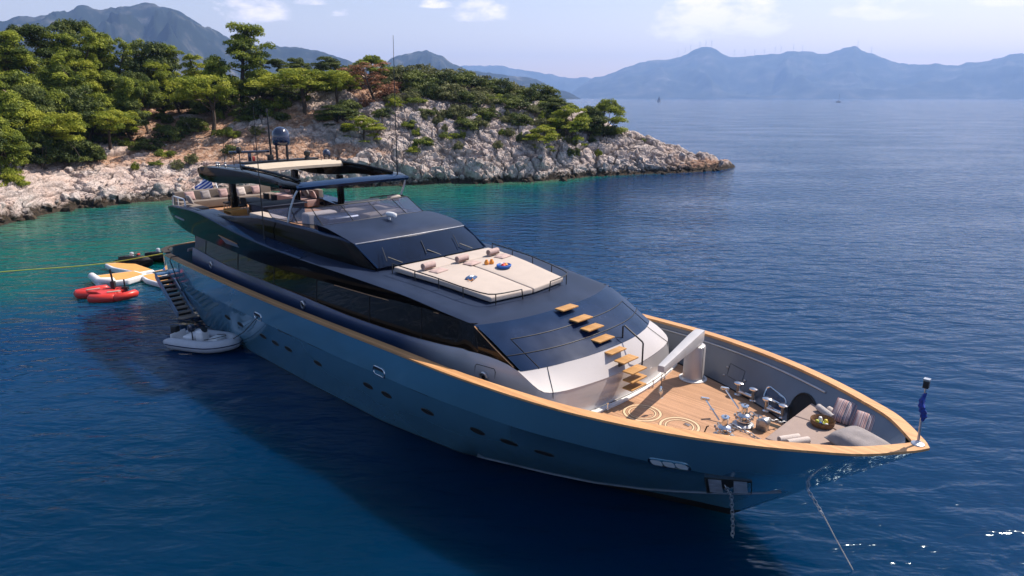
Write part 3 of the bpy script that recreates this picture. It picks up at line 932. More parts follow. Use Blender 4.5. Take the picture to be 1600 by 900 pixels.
# ---------------- deckhouse
SW_U = [9, 12.5, 14, 16, 18, 20, 22, 25, 27.5, 30, 32, 34, 36, 38, 39.5, 40.2]
SW_Z = [5.2, 5.27, 5.40, 5.60, 5.70, 5.77, 5.80, 5.88, 6.0, 6.2, 6.42, 6.6, 6.6, 6.48, 6.25, 6.05]
SW_S = [3.5, 3.58, 3.68, 3.80, 3.92, 4.0, 4.03, 4.1, 4.13, 4.15, 4.15, 4.15, 4.12, 4.0, 3.72, 3.3]
FB_Z = [5.2, 5.25, 5.22, 5.15, 5.09, 5.05, 5.0, 4.95, 4.9, 4.97, 5.02, 5.08, 5.15, 5.35, 5.52, 5.62]
SILL_U = [10.4, 11.1, 14.5, 16, 20, 24, 27, 32, 34, 36]
SILL_Z = [4.2, 4.3, 4.1, 4.02, 3.92, 3.97, 3.99, 4.04, 4.17, 4.33]
def swz(u): return float(pch(u, SW_U, SW_Z))
def sws(u): return float(pch(u, SW_U, SW_S))
def fbz(u): return float(pch(u, SW_U, FB_Z))
def sillz(u): return float(pch(u, SILL_U, SILL_Z))
def gls(u): return min(float(np.interp(u, [10.4, 12.5, 16, 20, 36], [3.57, 3.62, 3.70, 3.78, 3.78])), sws(u) - .10 if u > 13 else 9)
SG = np.linspace(-1, 1, 41)
def curved(cu, cz, ku, ks, kz, pu=2.2, sg=SG, pz=2.0):
    """plan arc from centre (cu,cz) to corners (ku, +-ks, kz)"""
    return [Y(cu + (ku - cu) * abs(g) ** pu, ks * g, cz + (kz - cz) * abs(g) ** pz) for g in sg]
def lerp_rows(a, b_, t, lift=0.0, push=0.0):
    return [tuple(Vector(p).lerp(Vector(q), t) + Vector((push, 0, lift))) for p, q in zip(a, b_)]
R0 = curved(9.52, 4.33, 10.46, 3.57, 4.20, 2.4)
R1 = curved(11.80, 5.25, 12.60, 3.60, 5.22, 2.6)
front = [R0]
for t, l in ((.2, .02), (.4, .04), (.6, .055), (.8, .05), (.9, .035)):
    front.append(lerp_rows(R0, R1, t, l, l * .6))
front.append(R1)
solid = MB(); solid.grid(front)
solid.build('front_slope', M_['navy'], yacht, smooth=True, angle=60)
# panel seams on the front slope
m = MB()
for t, l in ((.30, .031), (.6, .055)):
    rw = lerp_rows(R0, R1, t, l + .006, l * .6 + .004)[(3 if t > .5 else 0):(-3 if t > .5 else None)]
    m.tube(rw, .016, 6)
for g in (3, 37):
    m.tube([front[i][g] for i in range(0, 4)], .016, 6)
m.build('panel_seam', M_['black'], yacht, smooth=True, angle=60)
# coach roof
def roof_row(u, crown=.10):
    E = sws(u); z = swz(u)
    out_ = []
    for g in SG:
        a = abs(g)
        rnd = max(0, (a - .93) / .07)
        out_.append(Y(u + (0 if u > 14.5 else -(1 - a ** 2.6) * .8 * (1 - (u - 12.6) / 1.9)), E * g, z + crown * (1 - a ** 2) - .05 * rnd ** 2))
    return out_
rows = [R1] + [roof_row(u, float(np.interp(u, [12.6, 15, 24], [.0, .07, .12]))) for u in (12.85, 13.2, 13.7, 14.3, 15, 16, 17, 18, 19, 20, 21, 22, 23, 23.8)]
m = MB(); m.grid(rows)
m.build('coach_roof', M_['navy_dull'], yacht, smooth=True, angle=60)
# wing edges: narrow glossy decks beside the flybridge, sweeping up aft
UW = np.concatenate([np.linspace(12.6, 38, 70), np.linspace(38.2, 40.2, 14)])
m = MB()
for sd in (1, -1):
    m.grid([[Y(u, sws(u) * sd, swz(u) - .05) for u in UW if u >= 23],
            [Y(u, (sws(u) - .04) * sd, swz(u) + .012) for u in UW if u >= 23],
            [Y(u, (sws(u) - .22) * sd, swz(u) + .02) for u in UW if u >= 23]])
    m.grid([[Y(u, (sws(u) - .22) * sd, swz(u) + .02) for u in UW if 23 <= u <= 34.5], [Y(u, 3.1 * sd, swz(u) + .03) for u in UW if 23 <= u <= 34.5]])
m.build('wing_edge', M_['navy'], yacht, smooth=True, angle=50)
# black gloss fascia under the roof edge
def fasc(u, k_):   # k_ 0 top .. 1 bottom
    z = swz(u) - .05 + (fbz(u) - swz(u) + .05) * k_
    bulge = .015 * math.sin(math.pi * min(1, k_ * 1.15)) * np.clip((u - 12.6) / 4, 0, 1)
    return sws(u) + bulge - .24 * k_ * np.clip((u - 12.6) / 3, 0, 1), z
m = MB()
for sd in (1, -1):
    m.grid([[Y(u, fasc(u, k_)[0] * sd, fasc(u, k_)[1]) for u in UW] for k_ in (0, .12, .3, .5, .7, .88, 1.0)])
    m.grid([[Y(u, fasc(u, 1)[0] * sd, fasc(u, 1)[1]) for u in UW], [Y(u, (fasc(u, 1)[0] - .5) * sd, fasc(u, 1)[1] + .01) for u in UW]])
# aft closing face of the overhang
ends = []
for k_ in (0, .12, .3, .5, .7, .88, 1.0):
    f_ = fasc(40.2, k_)
    ends.append([Y(40.2 + .55 * (1 - g * g), f_[0] * g, f_[1]) for g in np.linspace(1, -1, 21)])
m.grid(ends)
m.build('side_fascia', M_['black_gloss'], yacht, smooth=True, angle=50)
# light trim line along the lower edge of the fascia
m = MB()
for sd in (1, -1):
    m.tube([Y(u, (fasc(u, 1)[0] + .005) * sd, fasc(u, 1)[1] - .012) for u in np.linspace(14.5, 21, 30)], .016, 6)
m.build('fascia_trim', M_['teak_cap'], yacht, smooth=True, angle=60)
# recess in the fascia: vent scoop with steel lip
for sd in (1, -1):
    m = MB()
    a0, a1 = fasc(31.2, .62), fasc(29.4, .72)
    m.add([Y(31.6, (fasc(31.6, .5)[0] + .02) * sd, fasc(31.6, .5)[1]), Y(29.5, (fasc(29.5, .5)[0] + .02) * sd, fasc(29.5, .5)[1]),
           Y(29.4, (fasc(29.4, .66)[0] + .015) * sd, fasc(29.4, .66)[1]), Y(31.0, (fasc(31.0, .74)[0] + .015) * sd, fasc(31.0, .74)[1])], [(0, 1, 2, 3)])
    v_ = m.build('side_vent', M_['bulwark'], yacht)
    m = MB(); m.tube([Y(31.6, (fasc(31.6, .5)[0] + .03) * sd, fasc(31.6, .5)[1]), Y(29.5, (fasc(29.5, .5)[0] + .03) * sd, fasc(29.5, .5)[1])], .025, 6)
    m.build('vent_lip', M_['teak_cap'], v_)
# main deck windows
UG = np.linspace(12.4, 35.9, 60)
m = MB()
for sd in (1, -1):
    m.grid([[Y(u, (gls(u) - .10 * max(0, u - 13) / 23 - .05) * sd, min(fbz(u) + .06, swz(u) - .07)) for u in UG], [Y(u, gls(u) * sd, sillz(u)) for u in UG]])
    m.add([Y(12.4, (gls(12.4) - .0) * sd, 5.17), Y(12.4, gls(12.4) * sd, sillz(12.4)), Y(10.9, gls(10.9) * sd, sillz(10.9) + .02)], [(0, 1, 2)])
    # aft corner of the saloon
m.grid([[Y(35.9 + .35 * (1 - g ** 6), 3.7 * g, z) for g in np.linspace(-1, 1, 25)] for z in (5.2, 4.33)])
m.build('saloon_window', M_['window'], yacht, smooth=True, angle=40)
for sd in (1, -1):
    for u in (34.4, 30.4, 26.5, 22.6, 18.6, 15.4):
        top = (gls(u) - .10 * max(0, u - 13) / 23 - .05, fbz(u) + .05)
        m = MB(); m.tube([Y(u, (top[0] + .012) * sd, top[1]), Y(u, (gls(u) + .012) * sd, sillz(u))], .018, 4)
        m.build('window_mullion', M_['black'], yacht)
    m = MB(); m.tube([Y(12.55, 3.615 * sd, 5.19), Y(11.7, 3.605 * sd, 4.72), Y(10.75, 3.59 * sd, 4.25)], .022, 6)
    m.build('window_mullion', M_['teak_cap'], yacht)
# curved lower side and front of the house
path = []          # (u, s, ztop, bulge)
for u in np.linspace(36.1, 11, 56): path.append((u, gls(u) + .03, sillz(u) - .005, .17))
KN = [(10.55, 3.62, 4.20), (10.1, 3.63, 4.02), (9.8, 3.60, 3.86), (9.6, 3.52, 3.75), (9.48, 3.36, 3.70), (9.36, 3.05, 3.67)]
for u, s, z in KN: path.append((u, s, z, .1))
for g in np.linspace(.80, 0, 18): path.append((8.97 + .5 * g ** 2.0, 3.53 * g, 3.63 + .04 * g, 0.03))
full = path + [(u, -s, z, b_) for u, s, z, b_ in path[-2::-1]]
PU = np.array([(u, s) for u, s, _, _ in full]); T = np.gradient(PU, axis=0); T /= np.linalg.norm(T, axis=1)[:, None]
NO = np.stack([-T[:, 1], T[:, 0]], 1)
# outward: away from the house axis
cen = np.stack([np.clip(PU[:, 0], 12.5, 36), np.zeros(len(PU))], 1)
sg_ = np.sign(np.sum(NO * (PU - cen), 1)); NO *= sg_[:, None]
rows = []
for k_ in (0, .08, .2, .38, .6, .8, 1):
    row = []
    for (u, s, z, bl), nrm in zip(full, NO):
        zz_ = z + (DECK - .02 - z) * k_
        o_ = bl * math.sin(math.pi * min(1, k_ * 1.0) * .62) if k_ else 0
        row.append(Y(u + nrm[0] * o_, s + nrm[1] * o_, zz_))
    rows.append(row)
m = MB(); m.grid(rows)
m.build('house_side', M_['band'], yacht, smooth=True, angle=40)
# silver ledge at the foot of the front slope
ledge_in = curved(9.50, 4.335, 10.56, 3.62, 4.20, 2.4, np.linspace(-1, 1, 61))
def kn_at(g):
    a = abs(g)
    if a < .8: return Y(8.955 + .5 * a ** 2.0, 3.53 * g, 3.635 + .04 * a)
    t = (a - .8) / .2 * (len(KN) - 1)
    kk = KN[::-1]
    i = min(int(t), len(kk) - 2); f_ = t - i
    u, s, z = [kk[i][q] * (1 - f_) + kk[i + 1][q] * f_ for q in range(3)]
    return Y(u - .01, (s + .005) * (1 if g > 0 else -1), z + .008)
ledge_out = [kn_at(g) for g in np.linspace(-1, 1, 61)]
m = MB(); m.grid([ledge_in] + [lerp_rows(ledge_in, ledge_out, t, .0) for t in (.06, .5, .96)] + [ledge_out])
m.build('front_ledge', M_['silver'], yacht, smooth=True, angle=40)
for g in (-.82, .82):
    m = MB()
    p = kn_at(g); q = ledge_in[int(round((g * .93 + 1) * 30))]
    m.tube([(q[0], q[1], q[2] + .004), (p[0] + .004, p[1] * 1.002, p[2] + .006)], .010, 5)
    m.tube([(p[0] + .006, p[1] * 1.003, p[2]), (p[0] + .035, p[1] * 1.006, DECK)], .012, 5)
    m.build('ledge_seam', M_['black'], yacht)
# white step and toe rail wire round the foot of the house front
m = MB(); 
foot = [(8.72 + .5 * abs(g) ** 2, 3.75 * g) for g in np.linspace(-1, 1, 41)]
m.grid([[Y(u + .35, s, DECK + .06) for u, s in foot], [Y(u, s, DECK + .06) for u, s in foot], [Y(u, s, DECK - .01) for u, s in foot]])
m.build('foot_plinth', M_['white'], yacht, smooth=True, angle=40)
m = MB()
m.tube([Y(u - .07, s, DECK + .26) for u, s in foot[3:-3]], .013, 6)
w_ = m.build('foot_wire', M_['black'], yacht)
for i in (8, 13, 27, 32):
    m = MB(); m.lathe([(.03, 0), (.03, .06), (.015, .08), (.015, .24), (.04, .25), (.04, .30), (.0, .31)], Y(foot[i][0] - .07, foot[i][1], DECK), 10)
    m.build('wire_post', M_['steel'], w_, smooth=True)
# door hatch with round speaker on the starboard/port house side
for sd in (1, -1):
    m = MB()
    def hs(u, z): return gls(u) + .03 + .14
    c_ = [(12.35, 3.95), (11.55, 4.0), (11.48, 3.92), (11.48, 2.9), (12.42, 2.9), (12.42, 3.88), (12.35, 3.95)]
    def hsz(u, z):
        k_ = (sillz(u) - z) / (sillz(u) - DECK); return gls(u) + .03 + .17 * math.sin(math.pi * max(0, k_) * .62) + .006
    m.tube([Y(u, hsz(u, z) * sd, z) for u, z in c_], .011, 5)
    h_ = m.build('side_hatch', M_['black'], yacht)
for u, z in ((11.95, 3.62), (23.6, 3.62), (33.5, 3.75)):
    for sd in (1, -1):
        c = Vector(Y(u, (hsz(u, z) + .01) * sd, z))
        Mx = Matrix.Rotation(R(90), 3, 'X') if sd > 0 else Matrix.Rotation(R(-90), 3, 'X')
        m = MB(); m.lathe([(.19, -.03), (.19, .03), (.15, .05), (.145, .02)], c, 20, M=Mx)
        p_ = m.build('vent_ring', M_['satin'], yacht, smooth=True)
        m = MB(); m.lathe([(.145, .0), (.145, .015), (.07, .02), (.065, .045), (0, .05)], c, 20, M=Mx)
        m.build('vent_core', M_['black'], p_, smooth=True)
# ------------------------------------------------------------------ pilothouse, flybridge, hardtop, mast
WB = curved(18.55, 6.03, 19.06, 2.92, 5.90, 2.0)
WT = curved(20.12, 6.76, 20.55, 2.98, 6.67, 2.0)
m = MB(); m.grid([WB, lerp_rows(WB, WT, .5, .03, .02), WT])
m.build('windshield', M_['navy_glass'], yacht, smooth=True)
m = MB(); m.tube([(p[0] + .01, p[1], p[2] + .01) for p in WT], .026, 6)
m.build('windshield_trim', M_['satin'], yacht, smooth=True)
for sd in (1, -1):
    m = MB(); m.tube([Y(19.03, 2.93 * sd, 5.92), Y(19.8, 2.975 * sd, 6.32), Y(20.53, 3.0 * sd, 6.69)], .035, 6)
    m.build('windshield_pillar', M_['navy'], yacht, smooth=True)
# roof cowl in front of the flybridge
C1 = curved(20.32, 6.88, 20.80, 3.05, 6.78, 2.2)
C2 = curved(20.62, 6.98, 21.15, 3.07, 6.86, 2.4)
C3 = curved(21.3, 7.10, 21.9, 3.05, 6.98, 2.6)
C4 = curved(22.2, 7.19, 22.6, 3.0, 7.06, 2.8)
C5 = curved(22.75, 7.21, 23.05, 2.96, 7.08, 3)
m = MB(); m.grid([WT, C1, C2, C3, C4, C5])
m.build('bridge_cowl', M_['navy_dull'], yacht, smooth=True, angle=70)
# side of the pilothouse and flybridge coaming
CO_U = [20.55, 21.15, 22.5, 24, 26, 28.3, 30, 31.4, 33, 34.2]
CO_S = [2.98, 3.09, 3.16, 3.2, 3.25, 3.3, 3.34, 3.38, 3.5, 3.7]
CO_Z = [6.67, 6.80, 6.84, 6.89, 6.90, 6.89, 6.74, 6.58, 6.52, 6.58]
LO_U = [19.06, 20.2, 21.5, 23, 25, 28, 31, 34.2]
LO_S = [2.93, 3.09, 3.17, 3.24, 3.30, 3.38, 3.48, 3.78]
def co(u): return float(pch(u, CO_U, CO_S)), float(pch(u, CO_U, CO_Z))
def lo(u): s = float(pch(u, LO_U, LO_S)); return s, swz(u) + .1 * (1 - min(1, s / sws(u)) ** 2) + .005
m = MB()
NS = 40
for sd in (1, -1):
    rt, rb = [], []
    for t in np.linspace(0, 1, NS):
        ut = 20.55 + (34.2 - 20.55) * t; ub = 19.06 + (34.2 - 19.06) * t
        a, b_ = co(ut), lo(ub)
        rt.append(Y(ut, a[0] * sd, a[1])); rb.append(Y(ub, b_[0] * sd, b_[1]))
    mid = lerp_rows(rt, rb, .45); mid = [(p[0], p[1] - .05 * sd, p[2]) for p in mid]
    m.grid([rt, mid, rb])
m.build('coaming_side', M_['black_gloss'], yacht, smooth=True)
m = MB()
for sd in (1, -1):
    uu = np.linspace(20.8, 36.5, 60)
    def top(u): return co(u) if u < 34.2 else (sws(u) - .22, swz(u) + .02)
    m.grid([[Y(u, (top(u)[0] + .03) * sd, top(u)[1] - .05) for u in uu], [Y(u, top(u)[0] * sd, top(u)[1] + .03) for u in uu],
            [Y(u, (top(u)[0] - .18) * sd, top(u)[1] + .03) for u in uu], [Y(u, (top(u)[0] - .2) * sd, 6.0) for u in uu]])
m.build('coaming_cap', M_['navy'], yacht, smooth=True, angle=50)
m = MB()
for sd in (1, -1):
    uu = np.linspace(34.2, 39.9, 24)
    m.grid([[Y(u, (sws(u) - .2) * sd, swz(u) + .02) for u in uu], [Y(u, (sws(u) - .34) * sd, swz(u) + .02) for u in uu], [Y(u, (sws(u) - .36) * sd, 5.95) for u in uu]])
m.build('aft_bulwark_lining', M_['sofa'], yacht, smooth=True, angle=50)
m = MB()
uu = np.linspace(23.0, 40.2, 30)
m.grid([[Y(u, (min(top(u)[0] - .15, 3.9) if u < 36 else sws(u) - .3) * g, 6.05) for u in uu] for g in (-1, 0, 1)])
m.build('flybridge_deck', M_['teak'], yacht)
# flybridge windscreen: six raked panels
WSB = [(27.6, 3.02, 6.94), (25.2, 3.0, 6.96), (23.35, 2.78, 7.06), (22.93, 1.45, 7.16), (22.80, 0.0, 7.2), (22.93, -1.45, 7.16), (23.35, -2.78, 7.06), (25.2, -3.0, 6.96), (27.6, -3.02, 6.94)]
WST = [(28.2, 2.96, 7.25), (26.0, 2.9, 7.62), (24.45, 2.66, 7.70), (24.05, 1.40, 7.76), (23.95, 0.0, 7.78), (24.05, -1.40, 7.76), (24.45, -2.66, 7.70), (26.0, -2.9, 7.62), (28.2, -2.96, 7.25)]
for i in range(8):
    m = MB(); m.add([Y(*WSB[i]), Y(*WSB[i + 1]), Y(*WST[i + 1]), Y(*WST[i])], [(0, 1, 2, 3)])
    m.build('windscreen_panel', M_['winglass'], yacht)
m = MB(); m.tube([Y(*p) for p in WST], .026, 6); m.tube([Y(*p) for p in WSB], .022, 6)
for a, b_ in zip(WSB, WST): m.tube([Y(*a), Y(*b_)], .022, 6)
m.build('windscreen_frame', M_['black'], yacht, smooth=True, angle=60)
# sill shelf behind the screen
m = MB(); m.grid([C5, [Y(23.6 + .1 * abs(g), 2.85 * g, 7.05) for g in SG], [Y(23.7, 2.85 * g, 6.5) for g in SG]])
m.build('dash_shelf', M_['navy_dull'], yacht, smooth=True, angle=50)
# hardtop
HT_U = [24.85, 25.3, 26.8, 29, 31.7, 34.6, 35.9, 36.35]
HT_Z = [8.66, 8.72, 8.85, 8.95, 8.98, 8.90, 8.76, 8.68]
HT_B = [8.50, 8.50, 8.48, 8.46, 8.22, 8.16, 8.34, 8.48]
HT_S = [3.0, 3.2, 3.22, 3.22, 3.22, 3.2, 3.1, 2.9]
def ht(u, arr): return float(pch(u, HT_U, arr))
uh = np.concatenate([np.linspace(24.85, 26, 10), np.linspace(26.2, 36.35, 44)])
OS = 2.62                                     # half width of the sunroof opening
U0, U1 = 25.55, 31.2
def crown(u): return .03 * np.clip((u - 25) / 6, 0, 1)
def htz(u, s): return ht(u, HT_Z) + crown(u) * (1 - (s / 3.2) ** 2)
m = MB()
for sd in (1, -1):
    S_ = [ht(u, HT_S) for u in uh]
    m.grid([[Y(u, OS * sd, htz(u, OS) - .12) for u in uh], [Y(u, OS * sd, htz(u, OS)) for u in uh], [Y(u, (s - .12) * sd, ht(u, HT_Z) + .01) for u, s in zip(uh, S_)],
            [Y(u, s * sd, ht(u, HT_Z) - .03) for u, s in zip(uh, S_)], [Y(u, (s + .04) * sd, ht(u, HT_Z) * .5 + ht(u, HT_B) * .5) for u, s in zip(uh, S_)],
            [Y(u, (s - .03) * sd, ht(u, HT_B)) for u, s in zip(uh, S_)], [Y(u, (s - .5) * sd, ht(u, HT_B) + .03) for u, s in zip(uh, S_)], [Y(u, OS * sd, htz(u, OS) - .12) for u in uh]])
    # end caps
    for u in (24.85, 36.35):
        s = ht(u, HT_S)
        m.add([Y(u, OS * sd, htz(u, OS) - .12), Y(u, OS * sd, htz(u, OS)), Y(u, s * sd, ht(u, HT_Z) - .03), Y(u, (s - .03) * sd, ht(u, HT_B)), Y(u, (s - .5) * sd, ht(u, HT_B) + .03)], [(0, 1, 2, 3, 4)])
m.build('hardtop_side', M_['black_gloss'], yacht, smooth=True, angle=40)
m = MB()
gs = np.linspace(-1, 1, 17)
def fr(u, k_): return u - .28 * (1 - k_ * k_)
m.grid([[Y(fr(U0, g), OS * g, 8.74 + .05 * (1 - g * g)) for g in gs], [Y(fr(24.95, g), 3.05 * g, 8.68 + .05 * (1 - g * g)) for g in gs], [Y(fr(24.80, g), 3.1 * g, 8.60 + .05 * (1 - g * g)) for g in gs],
        [Y(fr(24.9, g), 3.05 * g, 8.47 + .05 * (1 - g * g)) for g in gs], [Y(fr(U0, g), OS * g, 8.5 + .05 * (1 - g * g)) for g in gs], [Y(fr(U0, g), OS * g, 8.74 + .05 * (1 - g * g)) for g in gs]])
m.build('hardtop_front_beam', M_['navy'], yacht, smooth=True, angle=50)
m = MB()
ua = np.linspace(U1, 36.2, 14)
m.grid([[Y(u, OS * g, htz(u, OS * g)) for u in ua] for g in gs]); m.grid([[Y(u, OS * g, htz(u, OS * g) - .16) for u in ua] for g in gs[::-1]])
m.grid([[Y(U1, OS * g, htz(U1, OS * g) - k_) for g in gs] for k_ in (0, .16)]); m.grid([[Y(36.2, OS * g, htz(36.2, OS * g) - k_) for g in gs] for k_ in (.16, 0)])
m.build('hardtop_roof', M_['navy_dull'], yacht, smooth=True, angle=40)
for sd in (1, -1):
    m = MB(); m.tube([Y(u, (OS - .06) * sd, htz(u, OS) + .07) for u in np.linspace(25.5, 31.4, 16)], .07, 8)
    m.build('sunroof_rail', M_['black_gloss'], yacht, smooth=True)
# retracted cream awning: soft folds
m = MB()
rows = []
for i, u in enumerate(np.linspace(30.0, 31.5, 25)):
    rows.append([Y(u, 2.5 * g, 9.02 + crown(u) * (1 - g * g) - .02 + .15 * math.sin(i / 24 * math.pi * 3) ** 2) for g in gs])
m.grid(rows); m.grid([[(p[0], p[1], p[2] - .14) for p in r_] for r_ in rows][::-1])
m.grid([rows[0], [(p[0], p[1], p[2] - .14) for p in rows[0]]])
m.build('retracted_awning', M_['awning'], yacht, smooth=True, angle=60)
# posts
for s in (1.9, -1.9):
    m = MB(); m.box(Y(34.4, s, 7.2), (.55, .22, 2.35)); m.build('hardtop_post', M_['black_gloss'], yacht, bevel=.05)
m = MB(); m.box(Y(29.2, -1.75, 7.35), (.4, .22, 2.3)); m.build('hardtop_post', M_['black_gloss'], yacht, bevel=.05)
for sd in (1, -1):
    m = MB(); m.tube([Y(25.95, 3.08 * sd, 6.92), Y(25.6, 3.09 * sd, 7.6), Y(25.2, 3.05 * sd, 8.2), Y(24.95, 2.95 * sd, 8.55)], .045, 10)
    m.build('hardtop_strut', M_['white'], yacht, smooth=True)
# searchlight on the cowl
m = MB(); m.lathe([(.0, -.33), (.10, -.3), (.12, -.1), (.12, .1), (.10, .3), (0, .33)], Y(21.9, .15, 7.42), 16, M=Matrix.Rotation(R(90), 3, 'Y') @ Matrix.Identity(3))
m.tube([Y(22.05, .15, 7.12), Y(22.05, .15, 7.4)], .05, 8)
m.build('horn_light', M_['white'], yacht, smooth=True)
# wipers
for s in (1.9, -.1, -1.9):
    m = MB()
    m.tube([Y(18.65, s + .1, 6.06), Y(19.0, s + .55, 6.3)], .022, 6)
    m.tube([Y(18.8, s + .75, 6.2), Y(19.6, s + .4, 6.58)], .018, 5)
    m.build('wiper', M_['black'], yacht)
# ------- mast gear on the hardtop
mast = MB(); mast.box(Y(32.3, 0, 9.16), (.5, 4.4, .10)); mast.box(Y(33.0, .2, 9.3), (.22, .3, .3))
mast = mast.build('equipment_bar', M_['black'], yacht, bevel=.03)
m = MB(); m.tube([Y(33.0, .15, 9.1), Y(33.0, .15, 11.9)], [.07, .03], 8); m.tube([Y(33.0, .15, 11.1), Y(33.0, .5, 11.1), Y(33.0, .5, 11.35)], .03, 6)
m.box(Y(33.0, .5, 11.45), (.14, .14, .25)); m.box(Y(33.0, .15, 11.8), (.1, .1, .2))
m.build('mast_pole', M_['black'], yacht, smooth=True)
def dome(u, s, z, r, tall, name='satellite_dome', stand=.6):
    m = MB()
    prof = [(r * .7, 0), (r * .88, .04), (r * .97, .16 * tall), (r, .3 * tall)] + [(r * math.cos(a), .46 * tall + (tall * .54) * math.sin(a)) for a in np.linspace(0, math.pi / 2, 10)]
    m.lathe(prof, Y(u, s, z), 28)
    d_ = m.build(name, M_['navy_dome'], yacht, smooth=True, angle=60)
    if stand:
        for q in (-.5, .5):
            m = MB(); m.tube([Y(u + q * .5 * r, s + q * r, z - stand), Y(u + q * .5 * r, s + q * r, z + .03)], r * .14, 8)
            m.build('dome_leg', M_['black'], d_, smooth=True)
dome(32.0, 0.0, 10.0, .48, .98, stand=.85)
dome(31.4, -2.35, 9.28, .21, .42, stand=.2)
m = MB(); m.lathe([(.14, 0), (.16, .1), (.1, .2), (.17, .26), (.17, .42), (.06, .5), (0, .5)], Y(31.4, -1.15, 9.2), 18); m.build('searchlight', M_['black'], yacht, smooth=True, angle=50)
m = MB(); m.box(Y(33.6, 1.1, 9.62), (.22, 2.1, .13), rz=R(-20)); m.tube([Y(33.6, 1.1, 9.1), Y(33.6, 1.1, 9.6)], .1, 10)
m.build('radar_scanner', M_['navy_dome'], yacht, bevel=.04)
m = MB(); m.tube([Y(31.6, 2.55, 8.95), Y(31.6, 2.55, 9.75)], .025, 6); m.lathe([(.09, 0), (.13, .08), (.13, .28), (.07, .34), (0, .34)], Y(31.6, 2.55, 9.72), 14)
m.build('deck_floodlight', M_['black'], yacht, smooth=True, angle=50)
m = MB(); m.box(Y(32.6, 1.35, 9.32), (.12, .12, .24)); m.build('navigation_light', M_['red'], yacht, bevel=.02)
for (u, s, z0, z1, r) in ((27.35, 3.62, 5.95, 12.1, .022), (25.6, -2.95, 8.6, 15.4, .02), (33.4, 2.1, 8.95, 10.4, .012), (33.6, 2.5, 8.95, 10.6, .012), (30.9, -1.7, 9.1, 10.2, .010)):
    m = MB(); m.tube([Y(u, s, z0), Y(u, s, z0 + .5), Y(u - .05, s, (z0 + z1) / 2), Y(u - .15, s, z1)], [r * 1.8, r * 1.5, r, r * .5], 6)
    m.build('whip_antenna', M_['black'], yacht, smooth=True)
m = MB(); m.tube([Y(26.3, -3.2, 7.55), Y(25.6, -2.95, 7.62), Y(24.9, -2.7, 7.72)], .03, 6); m.build('screen_hoop', M_['black'], yacht)
# small deck cleats and valves on the hardtop edge
for i, u in enumerate((33.1, 33.7, 34.2)):
    m = MB(); m.lathe([(.05, 0), (.06, .05), (.03, .1), (.07, .16), (0, .2)], Y(u, 2.7 + .1 * (i % 2), ht(u, HT_Z) + .02), 10); m.build('horn', M_['satin'], yacht, smooth=True)
# ------- aft rail, flag
for sd in (1, -1):
    m = MB()
    pts = [Y(39.1, 3.55 * sd, 6.3), Y(39.0, 3.55 * sd, 6.85), Y(38.6, 3.62 * sd, 6.95), Y(36.6, 3.8 * sd, 7.0), Y(36.45, 3.8 * sd, 6.9), Y(36.45, 3.8 * sd, 6.5)]
    m.tube(pts, .04, 8); m.tube([Y(37.7, 3.72 * sd, 6.5), Y(37.7, 3.72 * sd, 6.97)], .03, 8)
    m.build('aft_rail', M_['white'], yacht, smooth=True, angle=60)
m = MB(); m.tube([Y(39.75, .4, 6.3), Y(40.8, .35, 7.75)], .035, 8); m.build('stern_flagstaff', M_['white'], yacht)
# ------- flybridge furniture (built in)
def cush(m, c, s, rz=0.0): m.box(Y(*c), s, rz)
def block(name, c, s, mat, bev=.06, rz=0.0, parent=None):
    m = MB(); m.box(Y(*c), s, rz); return m.build(name, M_[mat], parent or yacht, bevel=bev, seg=3)
sf = block('aft_sofa_back', (39.3, .4, 6.72), (.35, 6.0, .75), 'sofa')
block('aft_sofa_seat', (38.7, .4, 6.35), (.95, 6.0, .45), 'sofa')
block('port_sofa_back', (36.6, -3.35, 6.72), (5.0, .32, .75), 'sofa')
block('port_sofa_seat', (36.4, -2.8, 6.33), (4.6, .85, .42), 'pale')
block('starboard_sofa_seat', (37.0, 3.1, 6.3), (2.2, .8, .4), 'sofa')
block('bar_counter', (31.2, .9, 6.52), (1.5, 2.3, .95), 'navy_dull', .05)
block('bar_top', (31.2, .9, 7.03), (1.75, 2.55, .07), 'navy_dull', .02)
block('helm_console', (24.6, 1.3, 6.75), (1.3, 1.8, .95), 'navy', .15)
block('helm_seat', (26.2, 1.3, 6.7), (.7, 1.6, 1.0), 'cream', .15)
block('forward_sunbed', (25.6, -1.4, 6.62), (2.6, 2.3, .9), 'sofa', .1)
block('bolster', (25.2, -.5, 7.55), (.34, 1.9, .26), 'cream', .11)
block('bolster', (25.1, -2.3, 7.6), (.34, .7, .28), 'cream', .11)
block('side_cabinet', (28.6, 2.75, 6.5), (2.6, .7, .85), 'cream', .05)
m = MB()
m.box(Y(33.2, 2.2, 6.3), (.08, .9, .62)); m.box(Y(34.1, 2.2, 6.3), (.08, .9, .62))
for k_ in range(3): m.box(Y(33.65, 2.2, 6.12 + .2 * k_), (.85, .9, .05))
m.build('teak_companionway', M_['eva'], yacht, bevel=.01)
m = MB(); m.box(Y(35.8, .1, 6.62), (2.6, 1.3, .08)); m.box(Y(35.8, .1, 6.3), (.5, .5, .6)); m.build('dining_table', M_['dark'], yacht, bevel=.03)
